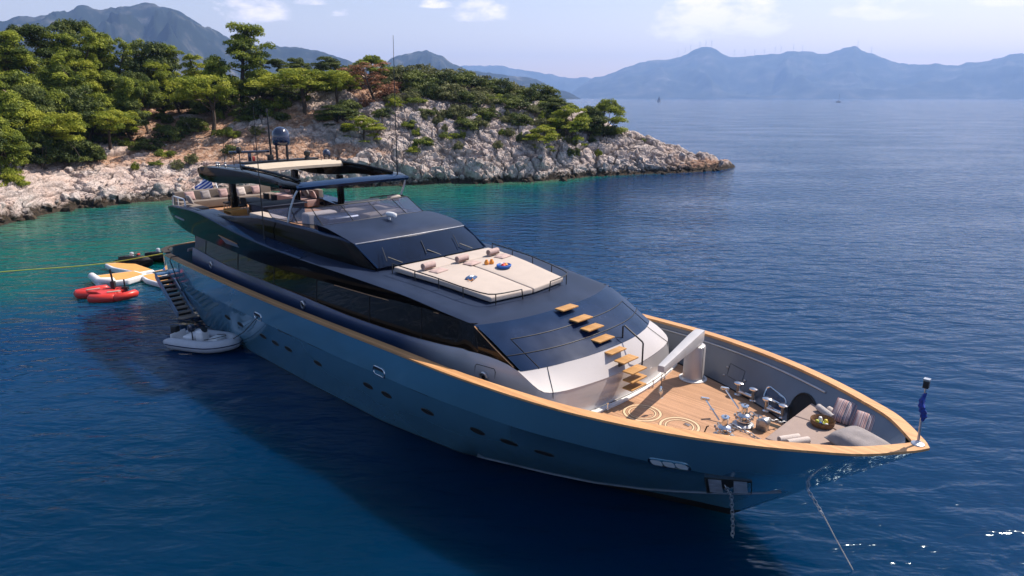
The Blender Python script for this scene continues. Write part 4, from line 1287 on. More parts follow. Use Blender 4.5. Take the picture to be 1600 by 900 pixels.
# hull furniture -------------------------------------------------------------
def hull_patch(name, uz, mat, off=.012, parent=None, th=.02, frame=None):
    """a plate lying on the hull skin given by its (u, z) outline, one on each side"""
    for sd in (1, -1):
        n = len(uz)
        m = MB()
        cu, cz = sum(p[0] for p in uz) / n, sum(p[1] for p in uz) / n
        V = [Y(u, (hb(u, z) + off) * sd, z) for u, z in uz] + [Y(cu, (hb(cu, cz) + off) * sd, cz)]
        V += [Y(u, (hb(u, z) - .03) * sd, z) for u, z in uz]
        F = [(i, (i + 1) % n, n) for i in range(n)] + [(i, (i + 1) % n, n + 1 + (i + 1) % n, n + 1 + i) for i in range(n)]
        m.add(V, F)
        p_ = m.build(name, M_[mat], yacht if parent is None else parent[sd])
        if frame:
            m = MB(); m.tube([Y(u, (hb(u, z) + off) * sd, z) for u, z in uz], frame[1], 6, closed=True)
            m.build(frame[0], M_[frame[2]], p_, smooth=True)
def oval(u, z, a, b_, tilt=0, n=18): return [(u + a * math.cos(t), z + b_ * math.sin(t) + tilt * a * math.cos(t)) for t in np.linspace(0, 2 * math.pi, n + 1)[:-1]]
def rrect(u, z, a, b_, r, sh=0.0):
    o_ = []
    for cx, cy, t0 in ((a - r, b_ - r, 0), (-a + r, b_ - r, 90), (-a + r, -b_ + r, 180), (a - r, -b_ + r, 270)):
        for t in (0, 30, 60, 90): o_.append((u + cx + r * math.cos(R(t0 + t)), z + cy + r * math.sin(R(t0 + t)) + sh * (cx + r * math.cos(R(t0 + t)))))
    return o_
PORTS = [(30.56, 1.58), (29.04, 1.56), (26.55, 1.57), (25.35, 1.53), (24.1, 1.57), (21.53, 1.61), (17.75, 1.74), (16.53, 1.76), (14.15, 1.85), (11.78, 1.88), (10.58, 1.83), (9.42, 1.74)]
for u, z in PORTS: hull_patch('porthole', oval(u, z, .31, .115), 'dark_void', .008, frame=('porthole_rim', .014, 'boot'))
VENTS = [(23.9, 2.46, .64), (22.6, 2.50, .62), (21.3, 2.50, .62), (14.25, 2.68, .52), (13.0, 2.73, .5), (11.7, 2.77, .5)]
for u, z, a in VENTS: hull_patch('hull_vent', rrect(u, z, a, .045, .04, -.02), 'dark_void', .008)
for u, z in ((26.43, 2.62), (16.62, 2.72)):
    hull_patch('fairlead', rrect(u, z, .36, .17, .14), 'black', .010, frame=('fairlead_rim', .03, 'steel'))
hull_patch('bow_fairlead', rrect(5.38, 2.72, .50, .165, .15, -.03), 'dark_void', .006, frame=('bow_fairlead_rim', .035, 'steel'))
for du in (-.31, 0, .31):
    hull_patch('sunlit_roller_plate', rrect(5.38 + du, 2.72 - .03 * du, .135, .12, .07), 'white', .03)  # rollers as white plates; the sunlight through the slot is put into their colour
hull_patch('anchor_recess', [(4.70, 2.26), (3.58, 2.41), (3.90, 1.50), (5.06, 1.22)], 'dark_void', .008, frame=('anchor_recess_rim', .02, 'black'))
hull_patch('anchor_plate', [(4.64, 2.20), (4.33, 2.24), (4.60, 1.40), (4.95, 1.30)], 'anchor_white', .022)
hull_patch('anchor_plate', [(4.02, 2.29), (3.71, 2.33), (3.96, 1.57), (4.30, 1.48)], 'anchor_white', .022)

# small pale emblem and lettering strokes on the aft end of the fascia
for sd in (1, -1):
    def fp(u, k_): a_ = fasc(u, k_); return Y(u, (a_[0] + .02) * sd, a_[1])
    m = MB(); m.add([fp(38.45, .34), fp(38.1, .40), fp(38.35, .56)], [(0, 1, 2)])
    em = m.build('name_emblem', M_['hull_light'], yacht)
    m = MB(); xs = np.linspace(37.9, 36.3, 22); m.tube([fp(u, .50 + .05 * math.sin(i * 2.1)) for i, u in enumerate(xs)], .018, 4); m.build('name_lettering', M_['satin'], em)
# ------------------------------------------------------------------ fixed gear on the coach roof and foredeck (parts of the yacht)
ST = .15
TREADS = [(11.51, 5.31), (10.85, 5.06), (10.35, 4.85), (9.88, 4.56), (9.37, 4.27), (8.87, 4.09), (8.52, 3.82), (8.50, 3.52), (8.50, 3.24)]
for i, (u, z) in enumerate(TREADS):
    m = MB(); m.box(Y(u, ST, z), (.40, .84, .05))
    t_ = m.build('stair_tread', M_['teak_step'], yacht, bevel=.012)
    m = MB()
    m.box(Y(u + .12, ST, z - .12 if i < 6 else z - .05), (.06, .5, .22 if i < 6 else .05))
    m.build('tread_bracket', M_['black'], t_)
m = MB(); m.tube([Y(9.72, -.78, 4.05), Y(9.72, -.78, 4.82), Y(9.66, -.78, 4.86), Y(8.9, -.78, 4.46), Y(8.86, -.78, 4.40), Y(8.86, -.78, 3.62)], .03, 8)
m.build('stair_handrail', M_['black'], yacht, smooth=True, angle=50)
# crane: round post, arm, hook
m = MB()
m.lathe([(.44, 0), (.44, .03), (.40, .05), (.37, .08), (.37, 1.22), (.35, 1.3), (.3, 1.33), (0, 1.34)], Y(8.15, -3.05, DECK), 32)
cr = m.build('crane_post', M_['crane'], yacht, smooth=True, angle=40)
m = MB(); m.lathe([(.50, 0), (.50, .03), (.37, .035)], Y(8.15, -3.05, DECK + .004), 28); m.build('crane_foot', M_['white'], cr, smooth=True)
m = MB(); m.tube([Y(8.15 - .36, -3.05 + .06, DECK + .08), Y(8.15 - .36, -3.05 + .06, DECK + 1.25)], .012, 5); m.build('crane_door_seam', M_['black'], cr)
ca, cb = Vector(Y(8.15, -3.35, 4.32)), Vector(Y(7.45, .28, 4.18))
dirv = (cb - ca).normalized(); side = dirv.cross(Vector((0, 0, 1))).normalized(); upv = side.cross(dirv)
m = MB()
rows = []
for t, w_, h0, h1 in ((0, .15, -.22, .14), (.02, .17, -.26, .16), (.22, .17, -.26, .17), (.9, .12, -.14, .12), (1.0, .11, -.10, .11)):
    p = ca.lerp(cb, t)
    rows.append([p + side * w_ + upv * h0, p + side * w_ + upv * h1, p - side * w_ + upv * h1, p - side * w_ + upv * h0])
m.grid(rows, wrap=True); m.add(rows[0], [(0, 1, 2, 3)]); m.add(rows[-1], [(3, 2, 1, 0)])
arm = m.build('crane_arm', M_['crane'], yacht, bevel=.02)
m = MB(); m.lathe([(.05, -.19), (.05, .19)], ca.lerp(cb, .12), 12, M=Matrix.Rotation(Y_TH * 0 + R(90), 3, 'X')); m.build('crane_pivot', M_['steel'], arm, smooth=True)
tip = ca.lerp(cb, .97)
m = MB(); m.tube([tip - Vector((0, 0, .08)), tip - Vector((0, 0, .62))], .010, 5)
hk = m.build('hoist_wire', M_['black'], arm)
m = MB(); m.lathe([(.03, 0), (.06, .04), (.06, .2), (.03, .26)], tip - Vector((0, 0, .9)), 12)
m.tube([tip - Vector((0, 0, .9)), tip - Vector((0, 0, 1.0)), tip + Vector((.05, .02, -1.06)), tip + Vector((.08, .03, -1.0))], .018, 6)
m.build('hoist_hook', M_['steel'], arm, smooth=True)
# round hatch rings let into the deck
for u, s in ((7.83, .62), (6.48, .58)):
    m = MB()
    for r0, r1 in ((.62, .545), (.46, .405)):
        a_ = np.linspace(0, 2 * math.pi, 49)
        m.grid([[Y(u + r0 * math.cos(t), s + r0 * math.sin(t), DECK + .006) for t in a_], [Y(u + r1 * math.cos(t), s + r1 * math.sin(t), DECK + .006) for t in a_]])
    h_ = m.build('deck_hatch_ring', M_['hatch_ring'], yacht)
    m = MB()
    for r0 in (.635, .54, .465, .40):
        a_ = np.linspace(0, 2 * math.pi, 49)
        m.grid([[Y(u + r0 * math.cos(t), s + r0 * math.sin(t), DECK + .008) for t in a_], [Y(u + (r0 - .012) * math.cos(t), s + (r0 - .012) * math.sin(t), DECK + .008) for t in a_]])
    m.build('hatch_caulking', M_['black'], h_)
m = MB(); m.box(Y(6.35, .35, DECK + .012), (.2, .12, .02)); m.build('deck_latch', M_['steel'], yacht)
for u, s in ((6.35, -1.2), (5.9, -2.3), (8.0, 1.55)):
    m = MB(); m.lathe([(.075, 0), (.075, .012), (.04, .014), (0, .012)], Y(u, s, DECK + .003), 16); m.build('deck_filler_cap', M_['satin'], yacht, smooth=True)
# windlasses
def windlass(u, s, sc=1.0, name='windlass'):
    m = MB()
    pf_ = [(.42, 0), (.43, .05), (.36, .09), (.22, .12), (.26, .17), (.36, .22), (.38, .27), (.36, .31), (.2, .34), (.2, .38), (.34, .43), (.36, .50), (.30, .56), (.17, .60), (.155, .70), (.16, .84), (.20, .92), (.22, .95), (.2, .985), (.06, 1.0), (.05, 1.05), (0, 1.06)]
    pf_ = [(r * sc * .85, z * sc) for r, z in pf_]
    m.lathe(pf_, Y(u, s, DECK), 28)
    w_ = m.build(name, M_['steel'], yacht, smooth=True, angle=50)
    m = MB(); m.lathe([(r * sc, z * sc) for r, z in [(.45, 0), (.47, .07), (.40, .13), (.3, .15)]], Y(u, s, DECK + .005), 24); m.build('windlass_base', M_['chain'], w_, smooth=True)
    m = MB()
    for k_ in range(9):
        A = k_ / 9 * 2 * math.pi
        m.box((-u + .27 * math.cos(A), -s + .27 * math.sin(A), DECK + .31), (.07, .04, .08), rz=A)
    m.build('chain_wheel', M_['chain'], w_)
    d = Vector((-.72, .22, .52)).normalized()
    p0 = Vector(Y(u, s, DECK + .30)) + d * .28
    m = MB(); m.tube([p0, p0 + d * .72], .025, 8); m.box(tuple(p0 + d * .78), (.26, .09, .08), rz=.9, ry=.2)
    m.build('brake_lever', M_['steel'], w_, smooth=True, angle=40)
    return w_
windlass(5.15, .28, .7); windlass(5.10, -.86, .7)
m = MB(); m.box(Y(4.55, -1.0, DECK + .16), (.34, .2, .32)); m.lathe([(.12, -.14), (.16, -.1), (.16, .1), (.12, .14)], Y(4.5, -1.0, DECK + .26), 16, M=Matrix.Rotation(R(90), 3, 'X'))
m.build('chain_stopper', M_['chain'], yacht, bevel=.02)
def chain_links(pts, r=.055, w=.016):
    """links along a polyline"""
    P = [Vector(p) for p in pts]
    L_ = [0.0]
    for a, b_ in zip(P[:-1], P[1:]): L_.append(L_[-1] + (b_ - a).length)
    m = MB(); step = r * 2.5; n = int(L_[-1] / step)
    for k_ in range(n):
        d = (k_ + .5) * step
        i = min(np.searchsorted(L_, d) - 1, len(P) - 2); i = max(i, 0)
        t = (d - L_[i]) / max(1e-6, L_[i + 1] - L_[i])
        c = P[i].lerp(P[i + 1], t); T_ = (P[i + 1] - P[i]).normalized()
        ref = Vector((1, 0.2, 0)) if abs(T_.x) < .9 else Vector((0, 1, 0))
        x = (ref - T_ * ref.dot(T_)).normalized(); y = T_.cross(x)
        n_ = x if k_ % 2 else y
        m.tube([c + T_ * (r * 1.75 * math.cos(a)) + n_ * (r * math.sin(a)) for a in np.linspace(0, 2 * math.pi, 9)[:-1]], w, 5, closed=True)
    return m
chain_links([Y(5.0, -1.05, DECK + .4), Y(4.55, -1.05, DECK + .36), Y(3.9, -1.9, DECK + .05)]).build('deck_chain', M_['chain'], yacht, smooth=True)
chain_links([Y(5.0, .1, DECK + .4), Y(4.5, -.1, DECK + .2), Y(3.9, -.05, DECK + .05)]).build('deck_chain', M_['chain'], yacht, smooth=True)
m = MB(); m.grid([[Y(u, s0 + (u - 4.75) * 0, DECK + .006) for u in (4.75, 3.6)] for s0 in (-1.62, -1.42)]); m.build('chain_channel', M_['dark_void'], yacht)
# winch handle lying on the deck
m = MB(); m.tube([Y(5.95, .75, DECK + .03), Y(5.6, .72, DECK + .03), Y(5.55, .6, DECK + .33), Y(5.5, .6, DECK + .36)], .022, 6); m.build('winch_handle', M_['black'], yacht)
# mooring bitts
def bitt(u, s, rz):
    r_ = MB()
    r_.tube([Y(u - .33 * math.cos(rz), s - .33 * math.sin(rz), DECK + .13), Y(u + .33 * math.cos(rz), s + .33 * math.sin(rz), DECK + .13)], .075, 10)
    b0 = r_.build('mooring_bitt', M_['steel'], yacht, smooth=True, angle=50)
    for q in (-.3, .3):
        m = MB(); m.lathe([(.14, 0), (.14, .03), (.08, .06), (.075, .36), (.10, .40), (.17, .42), (.17, .46), (.12, .49), (0, .5)], Y(u + q * math.cos(rz), s + q * math.sin(rz), DECK), 18)
        m.build('bitt_post', M_['steel'], b0, smooth=True, angle=50)
bitt(6.0, -2.82, -.17); bitt(4.74, -2.28, -.18)
bitt(6.0, 2.7, .17)
# panels on the inside of the bulwark
def inplate(name, uz, mat, sd=-1, off=.012, frame=None, parent=None):
    n = len(uz)
    V = [Y(u, (inner(u, z) - off) * sd, z) for u, z in uz]
    m = MB(); m.add(V, [tuple(range(n))])
    p_ = m.build(name, M_[mat], parent or yacht)
    if frame:
        m = MB(); m.tube([(v[0], v[1], v[2]) for v in V], frame[1], 6, closed=True); m.build(frame[0], M_[frame[2]], p_, smooth=True)
    return p_
for sd in (-1, 1):
    inplate('fairlead_window', rrect(4.92, 2.98, .46, .22, .16, .1), 'blue_deep', sd, .012, frame=('fairlead_window_rim', .035, 'steel'))
    m = MB(); m.tube([Y(5.2, (inner(5.2, 2.95) - .06) * sd, 2.95), Y(4.6, (inner(4.6, 2.98) - .06) * sd, 2.98)], .05, 8); m.build('fairlead_bar', M_['steel'], yacht)
    inplate('hawse_opening', oval(3.78, 3.02, .52, .56, .1, 26), 'dark_void', sd, .02, frame=('hawse_rim', .03, 'black'))
m = MB(); zz4 = rrect(6.75, 3.12, .34, .2, .02, .05)
m.tube([Y(u, -(inner(u, z) - .006), z) for u, z in zz4], .009, 5, closed=True); m.build('locker_seam', M_['black'], yacht)
for u, z in ((7.15, 3.2), (7.2, 2.92), (6.3, 3.05)):
    m = MB(); m.lathe([(.04, 0), (.045, .03), (0, .05)], Y(u, -(inner(u, z) - .02), z), 10, M=Matrix.Rotation(R(90), 3, 'X')); m.build('locker_catch', M_['satin'], yacht)
# bow flagstaff
m = MB(); m.lathe([(.16, 0), (.15, .02), (.06, .05), (.045, .09)], Y(.2, 0, 4.215), 18)
m.tube([Y(.2, 0, 4.22), Y(.24, .0, 5.72)], [.032, .024], 10); m.box(Y(.24, 0, 5.80), (.11, .11, .2)); m.box(Y(.24, 0, 5.92), (.14, .14, .05))
m.build('bow_flagstaff', M_['satin'], yacht, smooth=True, angle=40)
m = MB(); m.box(Y(.24, 0, 5.80), (.125, .125, .19)); m.build('bow_lantern', M_['black'], yacht, bevel=.01)
# tubular guard rail round the sunbathing mattresses
rt = []
def roofz(u): return swz(u) + .11
GR = [(18.35, 2.72), (17.2, 2.66), (15.9, 2.56), (14.6, 2.42), (13.75, 2.26), (13.45, 2.14), (13.30, 1.92), (13.22, 1.6), (13.16, 1.15), (13.12, .78)]
for sd in (1, -1):
    m = MB()
    m.tube([Y(18.35, 2.72 * sd, roofz(18.35) - .02)] + [Y(u, s * sd, roofz(min(u, 17)) + .36 if u < 17 else roofz(17) + .36 + (u - 17) * .05) for u, s in GR] + [Y(13.12, .72 * sd, roofz(13.12) - .02)], .024, 8)
    g_ = m.build('sunpad_rail', M_['black'], yacht, smooth=True, angle=50)
    for u, s in ((17.0, 2.64), (15.7, 2.54), (14.5, 2.40), (13.30, 1.92)):
        m = MB(); m.tube([Y(u, s * sd, roofz(u) - .03), Y(u, s * sd, roofz(u) + .36)], .02, 6); m.build('rail_post', M_['black'], g_)
# ------- stern: quarter bulwark, boarding stairs
m = MB()
q_ = [(38.75, 4.42), (39.4, 4.38), (40.0, 4.2), (40.45, 3.8), (40.7, 3.2), (40.85, 2.0), (40.9, 0), (40.85, -2.0), (40.7, -3.2), (40.45, -3.8), (40.0, -4.2), (39.4, -4.38), (38.3, -4.55)]
qi = [(u - .22 * np.clip((u - 39) / 1.4, 0, 1), s - .25 * np.sign(s) * np.clip(1 - (u - 40.2) / .6, 0, 1)) for u, s in q_]
m.grid([[Y(u - .55, s, 1.0) for u, s in q_], [Y(u, s, 2.55) for u, s in q_], [Y(u, s, 3.62) for u, s in q_], [Y(u, s, 3.66) for u, s in qi], [Y(u, s, 2.5) for u, s in qi]])
m.build('stern_bulwark', M_['hull'], yacht, smooth=True, angle=40)
m = MB(); m.grid([[Y(u + .02, s * 1.01, 3.66) for u, s in q_], [Y(u + .02, s * 1.01, 3.70) for u, s in q_], [Y(u, s, 3.71) for u, s in qi], [Y(u, s, 3.66) for u, s in qi]]); m.build('stern_cap', M_['teak_cap'], yacht, smooth=True, angle=40)
m = MB(); m.grid([[Y(u, s, 2.56) for u, s in q_], [Y(38.2, s * .98, 2.56) for u, s in q_]]); m.build('aft_deck', M_['teak'], yacht)
m = MB(); m.box(Y(38.55, 4.30, 3.1), (.26, .32, 1.1)); m.build('gate_post', M_['navy'], yacht, bevel=.05)
m = MB(); m.box(Y(39.3, .2, 2.95), (.9, 4.6, .75)); m.build('aft_deck_sofa', M_['dark'], yacht, bevel=.08)
m = MB(); m.box(Y(39.0, 2.9, 3.45), (.2, .5, .5), rz=.3, ry=.3); m.build('aft_deck_cushion', M_['grey_pillow'], yacht, bevel=.08)
A0, A1 = Vector(Y(38.15, 4.95, 2.55)), Vector(Y(35.25, 4.97, .80))
m = MB(); m.box(Y(38.6, 4.72, 2.56), (.95, .95, .08)); lad = m.build('boarding_stairs', M_['hull'], yacht, bevel=.02)
for q in (-.40, .40):
    m = MB(); rws = []
    for t in np.linspace(0, 1, 2):
        p = A0.lerp(A1, t) + Vector((0, q, 0)); rws.append([p + Vector((0, -.04, .19)), p + Vector((0, .04, .19)), p + Vector((0, .04, -.15)), p + Vector((0, -.04, -.15))])
    m.grid(rws, wrap=True); m.add(rws[0], [(0, 1, 2, 3)]); m.add(rws[1], [(3, 2, 1, 0)]); m.build('stringer', M_['hull_light'], lad)
for k_ in range(9):
    p = A0.lerp(A1, (k_ + .5) / 9)
    m = MB(); m.box(tuple(p), (.30, .74, .045)); st_ = m.build('stair_step', M_['step_dark'], lad, bevel=.006)
    m = MB(); m.box(tuple(p + Vector((-.13, 0, -.12))), (.03, .72, .2)); m.build('riser', M_['black'], st_)
m = MB(); m.box(Y(35.02, 4.96, .70), (.56, .86, .07)); m.build('stair_platform', M_['step_dark'], lad, bevel=.012)
m = MB(); m.tube([Y(38.1, 4.50, 2.62), Y(36.2, 4.72, 2.02)], .03, 6); m.build('stair_guide_rail', M_['satin'], yacht)
# ------------------------------------------------------------------ things lying on the yacht
def placed(name, u, s, z, rz, label, cat, group=None):
    return empty(name, W(u, s, z), Y_TH + rz, label, cat, group)
def one(name, mb, mat, u, s, z, rz, label, cat, group=None, **k):
    o = mb.build(name, M_[mat], None, **k)
    o.location = W(u, s, z); o.rotation_euler = (0, 0, Y_TH + rz)
    return tag(o, label, cat, group)
def roofpt(u): return swz(u) + .10
# sunbathing mattress: four cushions following the roof
def mattress(corners, th=.20):
    """corners (u,s) ; a soft slab on the sloping roof"""
    m = MB()
    n = 9
    (a, b_, c, d) = corners
    top, bot = [], []
    for i in range(n):
        t = i / (n - 1); rt_, rb_ = [], []
        for j in range(n):
            q = j / (n - 1)
            u = (a[0] * (1 - t) + d[0] * t) * (1 - q) + (b_[0] * (1 - t) + c[0] * t) * q
            s = (a[1] * (1 - t) + d[1] * t) * (1 - q) + (b_[1] * (1 - t) + c[1] * t) * q
            e = min(t, 1 - t, q, 1 - q)
            zt = roofpt(u) + th + .03 * min(1, e * 6)
            rt_.append((u, s, zt)); rb_.append((u, s, roofpt(u) + .01))
        top.append(rt_); bot.append(rb_)
    return top, bot
sp = empty('sun_pad', W(15.8, 0, roofpt(15.8)), Y_TH, 'large cream sunbathing pad in four cushions on the coach roof', 'sun pad')
def to_local(u, s, z, o_=(15.8, 0, 0)): return (-(u - o_[0]), -(s - o_[1]), z - o_[2])
for cs in ([(18.45, 2.58), (18.45, .03), (17.35, .03), (17.35, 2.50)], [(17.31, 2.50), (17.31, .03), (13.28, .03), (13.5, 1.98)],
           [(18.45, -.03), (18.45, -2.58), (17.35, -2.50), (17.35, -.03)], [(17.31, -.03), (17.31, -2.50), (13.5, -1.98), (13.28, -.03)]):
    top, bot = mattress(cs)
    m = MB(); f_ = lambda p: to_local(*p, o_=(15.8, 0, roofpt(15.8)))
    T_ = [[f_(p) for p in r_] for r_ in top]; B_ = [[f_(p) for p in r_] for r_ in bot]
    m.grid(T_); m.grid([r_[::-1] for r_ in B_])
    m.grid([T_[0], B_[0]]); m.grid([T_[-1], B_[-1]]); m.grid([[r_[0] for r_ in T_], [r_[0] for r_ in B_]]); m.grid([[r_[-1] for r_ in T_], [r_[-1] for r_ in B_]])
    m.build('pad_cushion', M_['cream'], sp, weld=.001, bevel=.05, seg=3, angle=70)
PT = lambda u: roofpt(u) + .225
def roll(L_, r, folds=True):
    """a rolled towel: spiral section swept along its length"""
    m = MB(); th = np.linspace(0, 2 * math.pi * 1.9, 30)
    sec = [(r * (.52 + .48 * t / th[-1]) * math.cos(t), r * (.52 + .48 * t / th[-1]) * math.sin(t)) for t in th]
    rows = [[(x, y + r * .0, c_ + r) for c_, x in [(b_, a) for a, b_ in sec]] for y in ()]
    for y, k_ in ((-L_ / 2, .97), (-L_ / 2 + .02, 1.0), (-L_ * .2, 1.03), (0, .99), (L_ * .25, 1.02), (L_ / 2 - .02, 1.0), (L_ / 2, .97)):
        rows.append([(a * k_, y, b_ * k_ + r) for a, b_ in sec])
    m.grid(rows)
    for rr_, y in ((rows[0], -1), (rows[-1], 1)):
        c0 = Vector((0, rr_[0][1], r)); m.add([c0] + list(rr_), [(0, i, i + 1) for i in range(1, len(rr_))])
    return m
def flat_towel(a, b_, th=.07):
    m = MB(); n = 9
    T_, B_ = [], []
    for i in range(n):
        t = i / (n - 1) - .5; r1_, r2_ = [], []
        for j in range(n):
            q = j / (n - 1) - .5; e = min(.5 - abs(t), .5 - abs(q))
            r1_.append((a * t, b_ * q, th * min(1, .35 + e * 7) + .008 * math.sin(9 * t + 5 * q))); r2_.append((a * t, b_ * q, 0))
        T_.append(r1_); B_.append(r2_)
    m.grid(T_); m.grid([r_[::-1] for r_ in B_]); m.grid([T_[0], B_[0]]); m.grid([T_[-1], B_[-1]]); m.grid([[r_[0] for r_ in T_], [r_[0] for r_ in B_]]); m.grid([[r_[-1] for r_ in T_], [r_[-1] for r_ in B_]])
    return m
for s, w_ in ((1.75, 'near starboard edge of the cream pad'), (.0, 'middle seam of the cream pad'), (-1.75, 'far port edge of the cream pad')):
    m = roll(.62, .15); one('rolled_towel', m, 'towel', 17.28, s, PT(17.28), .12, 'rolled rose taupe towel on the ' + w_, 'towel', 'towels on the roof sun pad', smooth=True, weld=.001, angle=50)
    m = flat_towel(.46, .66); one('folded_towel', m, 'towel', 16.82, s - .12, PT(16.82), .2, 'flat rose taupe towel on the ' + w_, 'towel', 'towels on the roof sun pad', smooth=True, angle=50)
# magazine, snack bag, orange cups
t = placed('swim_bag', 15.35, 1.25, PT(15.35), .5, 'small dark blue printed bag on the near half of the cream pad', 'bag')
m = flat_towel(.34, .5, .09); m.build('bag_body', M_['blue_dark'], t, smooth=True, angle=50)
m = flat_towel(.15, .2, .03); o = m.build('bag_print', M_['white'], t, smooth=True); o.location = (.02, .02, .085)
m = MB(); m.tube([(.12, -.2, .07), (.2, -.3, .05), (.1, -.38, .03), (-.02, -.3, .05)], .016, 6); m.build('bag_strap', M_['orange'], t, smooth=True)
t = placed('open_bag', 15.6, -.75, PT(15.6), .2, 'bright blue open bag with orange things inside on the far half of the pad', 'bag')
m = MB(); m.lathe([(.2, 0), (.27, .04), (.30, .12), (.27, .15), (.2, .08), (0, .06)], (0, 0, 0), 14, M=Matrix.Diagonal((1, 1.1, 1))); m.build('bag_body', M_['blue_t'], t, smooth=True)
for q, mt in (((.05, .05), 'orange'), ((-.08, -.04), 'white'), ((.04, -.11), 'red')):
    m = MB(); m.lathe([(0, .05), (.09, .08), (.10, .14), (.05, .2), (0, .21)], (q[0], q[1], 0), 10); m.build('bag_item', M_[mt], t, smooth=True)
for k_, (u, s) in enumerate(((16.35, .05 - .55), (16.28, -.72))):
    m = MB(); m.lathe([(.08, 0), (.10, .05), (.09, .12), (.055, .16), (.05, .2), (0, .2)], (0, 0, 0), 14)
    one('drink_cup', m, 'orange', u, s, PT(16.3), 0, ['amber drink cup on the cream pad, the nearer of a pair', 'amber drink cup on the cream pad, the farther of a pair'][k_], 'cup', 'amber cups on the roof pad', smooth=True, angle=50)
# foredeck sun pad with taupe cushions
PZ = 3.46
fp = empty('bow_sun_pad', W(2.6, 0, DECK), Y_TH, 'taupe triangular sun pad filling the bow behind the flagstaff', 'sun pad')
def padpiece(poly, name='pad_cushion'):
    m = MB(); m.prism([to_local(u, s, 0, (2.6, 0, 0))[:2] for u, s in poly], PZ - .30 - DECK, PZ - DECK)
    return m.build(name, M_['taupe'], fp, bevel=.045, seg=3)
def hbs(u): return inner(u, PZ) - .06
padpiece([(3.62, -.95), (3.62, .95), (2.5, .95), (1.95, .6), (1.72, .28), (1.72, -.28), (1.95, -.6), (2.5, -.95)])
for sd in (1, -1):
    padpiece([(3.62, .98 * sd), (3.62, hbs(3.62) * sd), (3.0, hbs(3.0) * sd), (2.4, hbs(2.4) * sd), (2.05, (hbs(2.05)) * sd), (2.0, .66 * sd), (2.5, .98 * sd)][::sd])
ib = lambda u: inner(u, 3.12) - .06
m = MB(); m.prism([to_local(u, s, 0, (2.6, 0, 0))[:2] for u, s in [(3.55, -ib(3.55)), (3.55, ib(3.55)), (2.6, ib(2.6)), (2.1, ib(2.1)), (1.85, .15), (1.85, -.15), (2.1, -ib(2.1)), (2.6, -ib(2.6))]], 3.12 - DECK, PZ - .31 - DECK)
il = inner(3.4, DECK) - .05
m.prism([to_local(u, s, 0, (2.6, 0, 0))[:2] for u, s in [(3.545, -il), (3.545, il), (3.4, il), (3.4, -il)]], 0, 3.118 - DECK)
m.build('pad_base', M_['navy'], fp)
def pillow(a, b_, th, pinch=.16):
    m = MB(); n = 15; T_, B_ = [], []
    for i in range(n):
        t = 2 * i / (n - 1) - 1; r1_, r2_ = [], []
        for j in range(n):
            q = 2 * j / (n - 1) - 1
            k_ = (1 - pinch * (1 - abs(q)) * abs(t) ** 3); l_ = (1 - pinch * (1 - abs(t)) * abs(q) ** 3)
            h_ = th * .5 * max(0, (1 - t ** 4) * (1 - q ** 4)) ** .6
            h_ += .012 * math.sin(7 * t + 3 * q) * (1 - t * t) * (1 - q * q)
            x, y = a * .5 * t * l_, b_ * .5 * q * k_
            r1_.append((x, y, h_)); r2_.append((x, y, -h_ * .8))
        T_.append(r1_); B_.append(r2_)
    m.grid(T_); m.grid([r_[::-1] for r_ in B_])
    return m
def stripes():
    m_, N, L, b = new_mat('striped_fabric')
    tcn = N.new('ShaderNodeTexCoord'); sp_ = N.new('ShaderNodeSeparateXYZ'); L.new(tcn.outputs['Object'], sp_.inputs[0])
    no = N.new('ShaderNodeTexNoise'); no.noise_dimensions = '1D'; no.inputs['Scale'].default_value = 16; no.inputs['Detail'].default_value = 3; L.new(sp_.outputs[0], no.inputs['W'])
    r = N.new('ShaderNodeValToRGB'); r.color_ramp.interpolation = 'CONSTANT'
    cols = [(0, (.08, .085, .13)), (.38, (.50, .42, .40)), (.44, (.12, .12, .17)), (.49, (.52, .25, .20)), (.53, (.55, .47, .46)), (.60, (.16, .15, .20)), (.64, (.5, .33, .28))]
    e = r.color_ramp.elements
    while len(e) < len(cols): e.new(.5)
    for q, (p_, c_) in zip(e, cols): q.position = p_; q.color = (*c_, 1)
    L.new(no.outputs['Fac'], r.inputs[0]); L.new(r.outputs[0], b.inputs['Base Color']); b.inputs['Roughness'].default_value = .9
    return m_
M_['stripe'] = stripes()
for (u, s, rz, lb) in ((2.42, -1.66, .55, 'striped square cushion leaning on the port bulwark, nearer the round hawse opening'), (1.70, -1.22, .62, 'striped square cushion leaning on the port bulwark, nearer the flagstaff')):
    m = pillow(.74, .74, .26); o = one('striped_cushion', m, 'stripe', u, s, PZ + .27, 0, lb, 'cushion', 'striped cushions on the bow pad', smooth=True, weld=.0005)
    o.rotation_euler = (Matrix.Rotation(Y_TH + rz - .55, 3, 'Z') @ Matrix.Rotation(R(42), 3, 'X') @ Matrix.Rotation(R(6), 3, 'Y')).to_euler()
m = pillow(1.05, 1.5, .55, .1); o = one('bean_pillow', m, 'grey_pillow', 1.48, -.05, PZ + .22, 0, 'large plump grey pillow at the bow tip of the taupe pad', 'pillow', smooth=True, weld=.0005)
o.rotation_euler = (0, R(-6), Y_TH + R(65))
t = placed('snack_basket', 2.80, -.92, PZ, .3, 'round brown wicker basket of drinks on the taupe pad', 'basket')
m = MB(); m.lathe([(r * .74, z) for r, z in [(0, .02), (.36, .02), (.40, .06), (.42, .17), (.44, .19), (.45, .17), (.43, .05), (.38, 0), (0, 0)]], (0, 0, 0), 30); m.build('basket_body', M_['wicker'], t, smooth=True, angle=60)
